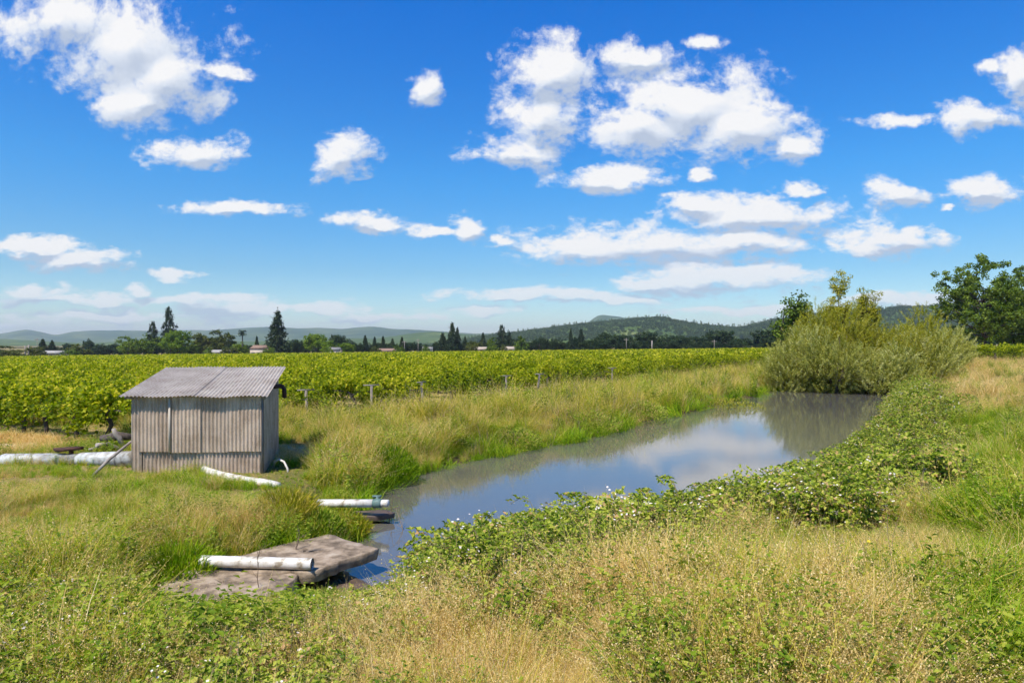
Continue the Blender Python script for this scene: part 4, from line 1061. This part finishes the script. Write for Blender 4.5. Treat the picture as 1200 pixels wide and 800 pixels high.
def oak(px, ty, wpx, d, label, seed):
    X_ = (px-600)/F*d; zb_ = tz(X_, d); h = CZ-(ty-HY)/F*d-zb_; w = wpx/F*d
    root = empty('oak_tree', (X_, d, zb_), label, 'tree', None, 0, (w, w, h))
    r = np.random.default_rng(seed); mb = MB(); C = []
    # scaffold of limbs, then leaf clumps along the outer half of every limb
    tube(mb, [(0, 0, -.04), (.01, 0, .1), (-.005, 0, .24), (.01, 0, .42), (0, 0, .7)], [.034, .026, .022, .016, .006], 8)
    for q in range(30):
        z0 = r.uniform(.13, .55); a = q*2.4+r.normal()*.3; ln = .46*math.sqrt(max(.08, 1-((z0-.30)/.50)**2))*r.uniform(.65, 1.12); rise = r.uniform(.05, .5)*(.6+z0)
        dx, dy = math.cos(a), math.sin(a); pts = [np.array([0, 0, z0])]
        for t in (.3, .6, 1.): pts.append(np.array([dx*ln*t, dy*ln*t, z0+rise*t**1.2*.9])+r.normal(size=3)*.015)
        tube(mb, pts, [.012, .008, .005, .002], 5, cap=False)
        for k in range(9):
            t = r.uniform(.35, 1.08); p = np.array([dx*ln*t, dy*ln*t, z0+rise*t**1.2*.9]); C.append(p+r.normal(size=3)*np.array([.055, .055, .04]))
    for k in range(105):
        z = r.uniform(.34, .97); q = .47*math.sqrt(max(.02, 1-((z-.5)/.5)**2)); a = r.random()*6.28; u = r.random()**.5; C.append(np.array([q*u*math.cos(a), q*u*math.sin(a), z]))
    ob('trunk', mb.mesh('trunk', [M['darkbark']], True), root)
    C = np.array(C); C[:, :2] *= .5/np.percentile(np.hypot(C[:, 0], C[:, 1]), 97); C[:, 2] = C[:, 2]/np.percentile(C[:, 2], 99)*.95; C = C[np.hypot(C[:, 0], C[:, 1]) < .5]
    nc = len(C); per = 56; n = nc*per; k = np.repeat(np.arange(nc), per); v = rvec(n, r); rad = r.uniform(.034, .066, nc)
    P = C[k]+v*(r.random(n)**.5*rad[k])[:, None]*np.array([1, 1, .72])
    V, T = leafcloud(P, rvec(n, r), v+np.array([0, 0, .5]), .024*r.uniform(.6, 1.3, n), .021*r.uniform(.6, 1.2, n))
    mb = MB(); mb.addarr(V, T, np.repeat(np.clip(r.random(n)*.55+r.random(nc)[k]*.45, 0, 1), 4)); ob('crown', mb.mesh('crown', [M['oak']]), root)
oak(1152, 303, 100, 96, 'large dark oak with an open crown at the right', 11)
oak(1212, 309, 96, 100, 'second oak cut off by the right edge of the view', 12)
oak(1182, 345, 60, 108, 'smaller oak filling the gap between the two large oaks', 13)

# ---------------------------------------------------------------- hills
def hillmat(name, stops, sc, bump=.5):
    m, nt, out = nmat(name); L = nt.links.new; geo = N(nt, 'NewGeometry')
    n1 = N(nt, 'TexNoise'); n1.inputs['Scale'].default_value = sc; n1.inputs['Detail'].default_value = 9; n1.inputs['Roughness'].default_value = .65; L(geo.outputs['Position'], n1.inputs['Vector'])
    col = ramp(nt, n1.outputs[0], stops); p = N(nt, 'BsdfPrincipled'); L(col, p.inputs['Base Color']); p.inputs['Roughness'].default_value = 1; p.inputs['Specular IOR Level'].default_value = 0
    n2 = N(nt, 'TexNoise'); n2.inputs['Scale'].default_value = sc*9; n2.inputs['Detail'].default_value = 4; L(geo.outputs['Position'], n2.inputs['Vector'])
    bp = N(nt, 'Bump'); bp.inputs['Strength'].default_value = bump; bp.inputs['Distance'].default_value = 8; L(n2.outputs[0], bp.inputs['Height']); L(bp.outputs[0], p.inputs['Normal'])
    L(p.outputs[0], out.inputs[0]); return m
def ridge(name, prof, D, mat, x0=-120, x1=1330, step=2., amp=.12, depth=.35, rows=26, fine=0, seed=0):
    px = np.arange(x0, x1, step); xs, ys = zip(*prof); y = np.interp(px, xs, ys)
    y = np.convolve(np.pad(y, 3, 'edge'), np.ones(7)/7, 'valid')
    v = np.linspace(0, 1, rows)
    PXg, Vg = np.meshgrid(px, v); Yg = np.tile(y, (rows, 1))
    dist = D*(1-depth+depth*1.45*Vg)
    peak = (HY-Yg)/F*D+CZ
    t = np.clip(Vg/.69, 0, 1); back = np.clip((Vg-.69)/.31, 0, 1)
    prof_ = sm(t)**.9*(1-sm(back))
    X_ = (PXg-600)/F*dist
    nz = fbm(X_/D*26+seed, dist/D*26+seed*3, 5)-.5
    H = -3+(peak+3)*prof_*(1+amp*2*nz*(1-.75*np.exp(-((t-1)*6)**2)))
    if fine: H = H+fine*(fbm(X_/6+3, dist/6, 2)-.5)*prof_
    n = len(px); idx = np.arange(rows*n).reshape(rows, n)
    Fq = np.stack([idx[:-1, :-1], idx[:-1, 1:], idx[1:, 1:], idx[1:, :-1]], -1).reshape(-1, 4)
    o = ob(name, new_mesh(name, np.stack([X_, dist, H], -1).reshape(-1, 3), [Fq], [mat], None, True)); tag(o, None, None, kind='structure')
    return X_, dist, H, prof_, t
hm1 = hillmat('far_hill', [(.38,(.03,.065,.022)),(.5,(.06,.105,.032)),(.62,(.14,.17,.055))], .006)
hm2 = hillmat('wooded_hill', [(.35,(.05,.085,.02)),(.55,(.08,.125,.03)),(.68,(.20,.22,.07))], .012)
ridge('far_hills', [(-120,392),(0,391),(18,388),(30,386),(48,389),(65,393),(85,389),(105,387.5),(140,387),(180,388),(215,387),(250,387),(280,385),(305,383.5),(320,383),(350,385),(375,384),(400,386),(420,384),(440,383),(460,386),(480,386),(520,388.5),(560,391),(600,390),(625,388),(640,384.5),(655,383.5),(665,387),(700,389),(900,392),(1330,392)], 5200, hm1, seed=2)
ridge('peak_hills', [(-120,420),(640,420),(680,384),(692,376),(700,370.5),(707,369),(716,370),(735,373),(748,371.5),(756,374),(775,384),(840,420),(1330,420)], 4300, hm1, seed=5, x0=640, x1=850, step=1)
ridge('low_hills', [(-120,398),(0,397),(40,399),(100,402),(180,398),(300,400),(400,396),(440,397),(460,394),(480,391),(505,388.5),(520,389),(535,391),(560,393),(590,391),(610,390),(700,392),(900,395),(1330,395)], 2600, hm2, seed=7)
XR, YR, HR, PR, TT = ridge('wooded_hills', [(-120,408),(520,408),(560,397),(600,392.5),(640,387),(680,382),(700,380),(730,377.5),(755,374.5),(770,373.5),(782,375),(795,379),(810,380.5),(830,383.5),(855,385.5),(870,385),(885,382),(900,378.5),(915,376),(960,370),(1000,366),(1050,361),(1100,361),(1150,358),(1200,357),(1330,362)], 1500, hm2, seed=9, step=1.5, rows=60)
# far-off wood covering the ridges
r = rng; Xf, Yf, Hf = XR.ravel(), YR.ravel(), HR.ravel()
Tf = TT.ravel(); wgt = (PR.ravel() > .25)*(.25+.75*sm((fbm(Xf/90, Yf/90, 3)-.36)/.12)+.6*(Tf > .85)); wgt = wgt*((Xf/Yf) < .8)*(Xf/Yf > -.15); wgt /= wgt.sum()
nw = 9500; ii = r.choice(len(Xf), nw, p=wgt)
Pw_ = np.stack([Xf[ii]+r.normal(0, 4, nw), Yf[ii]+r.normal(0, 5, nw), Hf[ii]-.8], 1)
def scaled(me, s, name):
    m2 = me.copy(); co = np.empty(len(m2.vertices)*3, np.float32); m2.vertices.foreach_get('co', co); co = co.reshape(-1, 3)*np.array(s, np.float32); m2.vertices.foreach_set('co', co.ravel()); m2.update(); return m2
lo_b = [scaled(crown_broad(500+i, 'ridgewood', nc=26, per=9, lf=.16), (9, 9, 8), 'wood_tree') for i in range(2)]
def lowcon(seed):
    r_ = np.random.default_rng(seed); n = 110; t = r_.random(n); a = r_.random(n)*6.28; rad = .28*(1-t)+.02
    P = np.stack([rad*np.cos(a), rad*np.sin(a), t], 1); V, T = leafcloud(P, np.stack([np.cos(a), np.sin(a), 0*a-.3], 1), np.tile([0, 0, 1.], (n, 1)), .14, .12); mb = MB(); mb.addarr(V, T, np.repeat(r_.random(n), 4)); return mb.mesh('wood_tree', [M['ridgewood']])
lo_c = [scaled(lowcon(520), (8, 8, 12), 'wood_tree')]
scatter('hillside_wood', Pw_, np.stack([0*Pw_[:, 0], 0*Pw_[:, 0], r.random(nw)*6.28], 1), r.uniform(.5, 1.05, nw), r.choice([0, 0, 1, 1, 2], nw), lo_b+lo_c, 'distant wood covering the ridge behind the vineyard', 'wood')

# ---------------------------------------------------------------- haze
HZ = True
if HZ:
    mb = MB(); box(mb, (-8800, -300, -8), (8800, 8800, 200)); 
    m, nt, out = nmat('haze_air'); v = N(nt, 'VolumePrincipled'); v.inputs['Color'].default_value = (.80, .90, 1, 1); v.inputs['Density'].default_value = .00013; v.inputs['Anisotropy'].default_value = .2
    nt.links.new(v.outputs[0], out.inputs['Volume'])
    tag(ob('haze', mb.mesh('haze', [m])), 'thin blue haze over the valley', 'haze', kind='stuff')

# ---------------------------------------------------------------- sky
SUN_DIR = np.array([-.36, -.50, 1.0]); SUN_DIR /= np.linalg.norm(SUN_DIR)
el = math.asin(SUN_DIR[2]); azi = math.atan2(SUN_DIR[0], SUN_DIR[1])
world = bpy.data.worlds.new('World'); scene.world = world; world.use_nodes = True
nt = world.node_tree; nt.nodes.clear(); L = nt.links.new
out = N(nt, 'OutputWorld'); world.cycles.sampling_method = 'MANUAL'; world.cycles.sample_map_resolution = 256; sky = N(nt, 'TexSky'); sky.sky_type = 'NISHITA'; sky.sun_disc = False
sky.sun_elevation = el; sky.sun_rotation = azi; sky.air_density = 1.0; sky.dust_density = .2; sky.ozone_density = 2.2; sky.altitude = 50
tc = N(nt, 'TexCoord'); sep = N(nt, 'SeparateXYZ'); L(tc.outputs['Generated'], sep.inputs[0])
ym = N(nt, 'Math', operation='MAXIMUM'); L(sep.outputs[1], ym.inputs[0]); ym.inputs[1].default_value = .02
u = N(nt, 'Math', operation='DIVIDE'); L(sep.outputs[0], u.inputs[0]); L(ym.outputs[0], u.inputs[1])
vv = N(nt, 'Math', operation='DIVIDE'); L(sep.outputs[2], vv.inputs[0]); L(ym.outputs[0], vv.inputs[1])
cmb = N(nt, 'CombineXYZ'); L(u.outputs[0], cmb.inputs[0]); L(vv.outputs[0], cmb.inputs[1])
CL = [(75,26,90,48),(145,48,105,62),(190,95,72,50),(165,122,50,26),(262,84,34,10),(225,178,50,22),(282,243,68,10),(398,182,33,27),(497,104,22,20),
 (438,262,32,12),(540,266,24,13),(503,268,24,7),(35,292,60,12),(95,307,60,13),(38,343,52,11),(160,340,20,7),(207,325,30,8),(235,354,100,8),(80,352,90,7),(110,372,140,8),(330,364,150,8),(440,374,80,6),
 (640,86,52,40),(634,138,50,40),(608,176,50,18),(752,152,66,38),(810,125,100,48),(870,150,75,42),(925,172,35,20),(712,207,70,17),(748,68,52,20),(828,52,32,8),
 (880,252,112,22),(820,238,50,14),(765,288,165,27),(680,292,76,21),(870,282,74,18),(850,325,118,19),(770,330,60,9),(640,344,120,8),(710,350,80,7),(580,366,36,8),
 (1150,138,40,20),(1198,85,34,30),(1045,225,32,17),(1150,222,46,17),(1045,280,70,21),(1030,290,60,12),(952,220,19,9),(1052,142,50,7),(828,202,15,9),(1165,78,14,7),(1105,240,12,5),
 (1080,352,110,9),(880,362,110,7),(1140,375,90,9),(590,276,16,5),(270,395,90,4)]
g = bpy.data.node_groups.new('cloud_field', 'ShaderNodeTree')
g.interface.new_socket('P', in_out='INPUT', socket_type='NodeSocketVector'); g.interface.new_socket('D', in_out='OUTPUT', socket_type='NodeSocketFloat')
gi = g.nodes.new('NodeGroupInput'); go = g.nodes.new('NodeGroupOutput'); prev = None
for cx, cy, rx, ry in CL:
    cu, cv, ru, rv_ = (cx-600)/F, (HY-cy)/F, rx/F, ry/F
    ma = N(g, 'VectorMath', operation='MULTIPLY_ADD'); g.links.new(gi.outputs[0], ma.inputs[0]); ma.inputs[1].default_value = (1/ru, 1/rv_, 0); ma.inputs[2].default_value = (-cu/ru, -cv/rv_, 0)
    le = N(g, 'VectorMath', operation='LENGTH'); g.links.new(ma.outputs[0], le.inputs[0])
    if prev is None: prev = le.outputs['Value']
    else:
        mn = N(g, 'Math', operation='SMOOTH_MIN'); mn.inputs[2].default_value = .25; g.links.new(prev, mn.inputs[0]); g.links.new(le.outputs['Value'], mn.inputs[1]); prev = mn.outputs[0]
g.links.new(prev, go.inputs[0])
# noise coordinates stretch sideways towards the horizon
st = N(nt, 'Math', operation='MULTIPLY_ADD'); L(vv.outputs[0], st.inputs[0]); st.inputs[1].default_value = -1.6; st.inputs[2].default_value = 2.4
sv = N(nt, 'Math', operation='MULTIPLY'); L(vv.outputs[0], sv.inputs[0]); L(st.outputs[0], sv.inputs[1])
nc_ = N(nt, 'CombineXYZ'); L(u.outputs[0], nc_.inputs[0]); L(sv.outputs[0], nc_.inputs[1])
def noise(scale, detail, rough=.6, w=0, dist=0):
    n_ = N(nt, 'TexNoise'); n_.noise_dimensions = '3D'; n_.inputs['Scale'].default_value = scale; n_.inputs['Detail'].default_value = detail; n_.inputs['Roughness'].default_value = rough; n_.inputs['Distortion'].default_value = dist
    mp_ = N(nt, 'Mapping'); mp_.inputs['Location'].default_value = (w, w*.7, w*1.3); L(nc_.outputs[0], mp_.inputs[0]); L(mp_.outputs[0], n_.inputs['Vector']); return n_
w1 = noise(9, 4, .6, 3.1); ws = N(nt, 'VectorMath', operation='SUBTRACT'); L(w1.outputs['Color'], ws.inputs[0]); ws.inputs[1].default_value = (.5, .5, .5)
wsc = N(nt, 'VectorMath', operation='MULTIPLY'); L(ws.outputs[0], wsc.inputs[0]); wsc.inputs[1].default_value = (.10, .05, 0)
pp = N(nt, 'VectorMath', operation='ADD'); L(cmb.outputs[0], pp.inputs[0]); L(wsc.outputs[0], pp.inputs[1])
def field(vec):
    q = N(nt, 'Group'); q.node_tree = g; L(vec, q.inputs[0]); return q.outputs[0]
f1 = field(pp.outputs[0])
up_ = N(nt, 'VectorMath', operation='ADD'); L(pp.outputs[0], up_.inputs[0]); up_.inputs[1].default_value = (-.008, .016, 0); f2 = field(up_.outputs[0])
nA = noise(17, 10, .64, 1.7, .15); nB = noise(60, 5, .6, 5.2)
def M2(op, a, b, clamp=False):
    k = N(nt, 'Math', operation=op, use_clamp=clamp)
    for i_, q in enumerate((a, b)):
        if isinstance(q, (int, float)): k.inputs[i_].default_value = q
        else: L(q, k.inputs[i_])
    return k.outputs[0]
dens = M2('SUBTRACT', 1.12, f1)                       # >0 inside
dens = M2('ADD', dens, M2('MULTIPLY', M2('SUBTRACT', nA.outputs[0], .5), 2.9))
dens = M2('ADD', dens, M2('MULTIPLY', M2('SUBTRACT', nB.outputs[0], .5), .9))
mr = N(nt, 'MapRange', interpolation_type='SMOOTHSTEP'); L(dens, mr.inputs[0]); mr.inputs[1].default_value = -.12; mr.inputs[2].default_value = .68; mr.inputs[3].default_value = 0; mr.inputs[4].default_value = 1
front = M2('GREATER_THAN', sep.outputs[1], .03); above = M2('GREATER_THAN', sep.outputs[2], .001)
alpha = M2('MULTIPLY', M2('MULTIPLY', mr.outputs[0], front), above)
# towards the horizon clouds thin out
lowf = N(nt, 'MapRange'); L(vv.outputs[0], lowf.inputs[0]); lowf.inputs[1].default_value = .0; lowf.inputs[2].default_value = .14; lowf.inputs[3].default_value = .6; lowf.inputs[4].default_value = .97
alpha = M2('MULTIPLY', alpha, lowf.outputs[0])
# shading: greyer undersides and thick parts
sh = M2('SUBTRACT', f2, f1)          # positive near the tops
s1 = M2('MULTIPLY', sh, 1.9)
s2 = M2('MULTIPLY', M2('SUBTRACT', nA.outputs[0], .5), .9)
s3 = M2('ADD', M2('ADD', s1, s2), .44, True)
cr_ = N(nt, 'ValToRGB'); e = cr_.color_ramp.elements; e[0].position = 0; e[0].color = (.52, .60, .74, 1); e[1].position = .75; e[1].color = (1, .99, .98, 1); k_ = e.new(.4); k_.color = (.80, .85, .93, 1); L(s3, cr_.inputs[0])
# sky colour: deepen the blue towards the zenith
hs = N(nt, 'HueSaturation'); hs.inputs['Saturation'].default_value = 1.25; hs.inputs['Hue'].default_value = .5; L(sky.outputs[0], hs.inputs['Color'])
tint = N(nt, 'Mix', data_type='RGBA', blend_type='MULTIPLY'); tint.inputs[0].default_value = 1; L(hs.outputs[0], tint.inputs[6])
tr_ = N(nt, 'ValToRGB'); e = tr_.color_ramp.elements
for q in range(4): e.new(.5)
for el_, (p_, c_) in zip(e, ((0, (1.1,1.12,1.2)), (.03, (.98,1.10,1.20)), (.1, (.68,.96,1.12)), (.233, (.36,1.05,1.42)), (.44, (.0,.90,1.66)), (.95, (.3,.85,1.3)))): el_.position = p_; el_.color = (*[x/1.7 for x in c_], 1)
L(sep.outputs[2], tr_.inputs[0]); L(tr_.outputs[0], tint.inputs[7]); hs.inputs['Value'].default_value = 1.7
b1 = N(nt, 'Background'); L(tint.outputs[2], b1.inputs[0]); b1.inputs[1].default_value = .096
b2 = N(nt, 'Background'); L(cr_.outputs[0], b2.inputs[0]); b2.inputs[1].default_value = .80
mxs = N(nt, 'MixShader'); L(alpha, mxs.inputs[0]); L(b1.outputs[0], mxs.inputs[1]); L(b2.outputs[0], mxs.inputs[2]); L(mxs.outputs[0], out.inputs[0])

sun = bpy.data.lights.new('sun', 'SUN'); sun.energy = 5.0; sun.angle = R(.55); sun.color = (1, .93, .82)
so = bpy.data.objects.new('sun', sun); COL.objects.link(so); so.location = (0, 0, 50)
from mathutils import Vector
so.rotation_euler = Vector(SUN_DIR).to_track_quat('Z', 'Y').to_euler()

cam = bpy.data.cameras.new('camera'); co = bpy.data.objects.new('camera', cam); COL.objects.link(co)
co.location = (0, 0, CZ); co.rotation_euler = (R(90), 0, 0); cam.lens = 24; cam.sensor_width = 36; cam.shift_y = 2/1200
cam.clip_end = 20000; cam.clip_start = .05
scene.camera = co
scene.view_settings.view_transform = 'Standard'; scene.view_settings.look = 'None'; scene.view_settings.gamma = 1; scene.view_settings.exposure = .32
scene.cycles.use_adaptive_sampling = True; scene.cycles.adaptive_threshold = .03; scene.cycles.adaptive_min_samples = 16; scene.cycles.max_bounces = 3; scene.cycles.transparent_max_bounces = 4; scene.cycles.diffuse_bounces = 2
scene.cycles.volume_bounces = 0
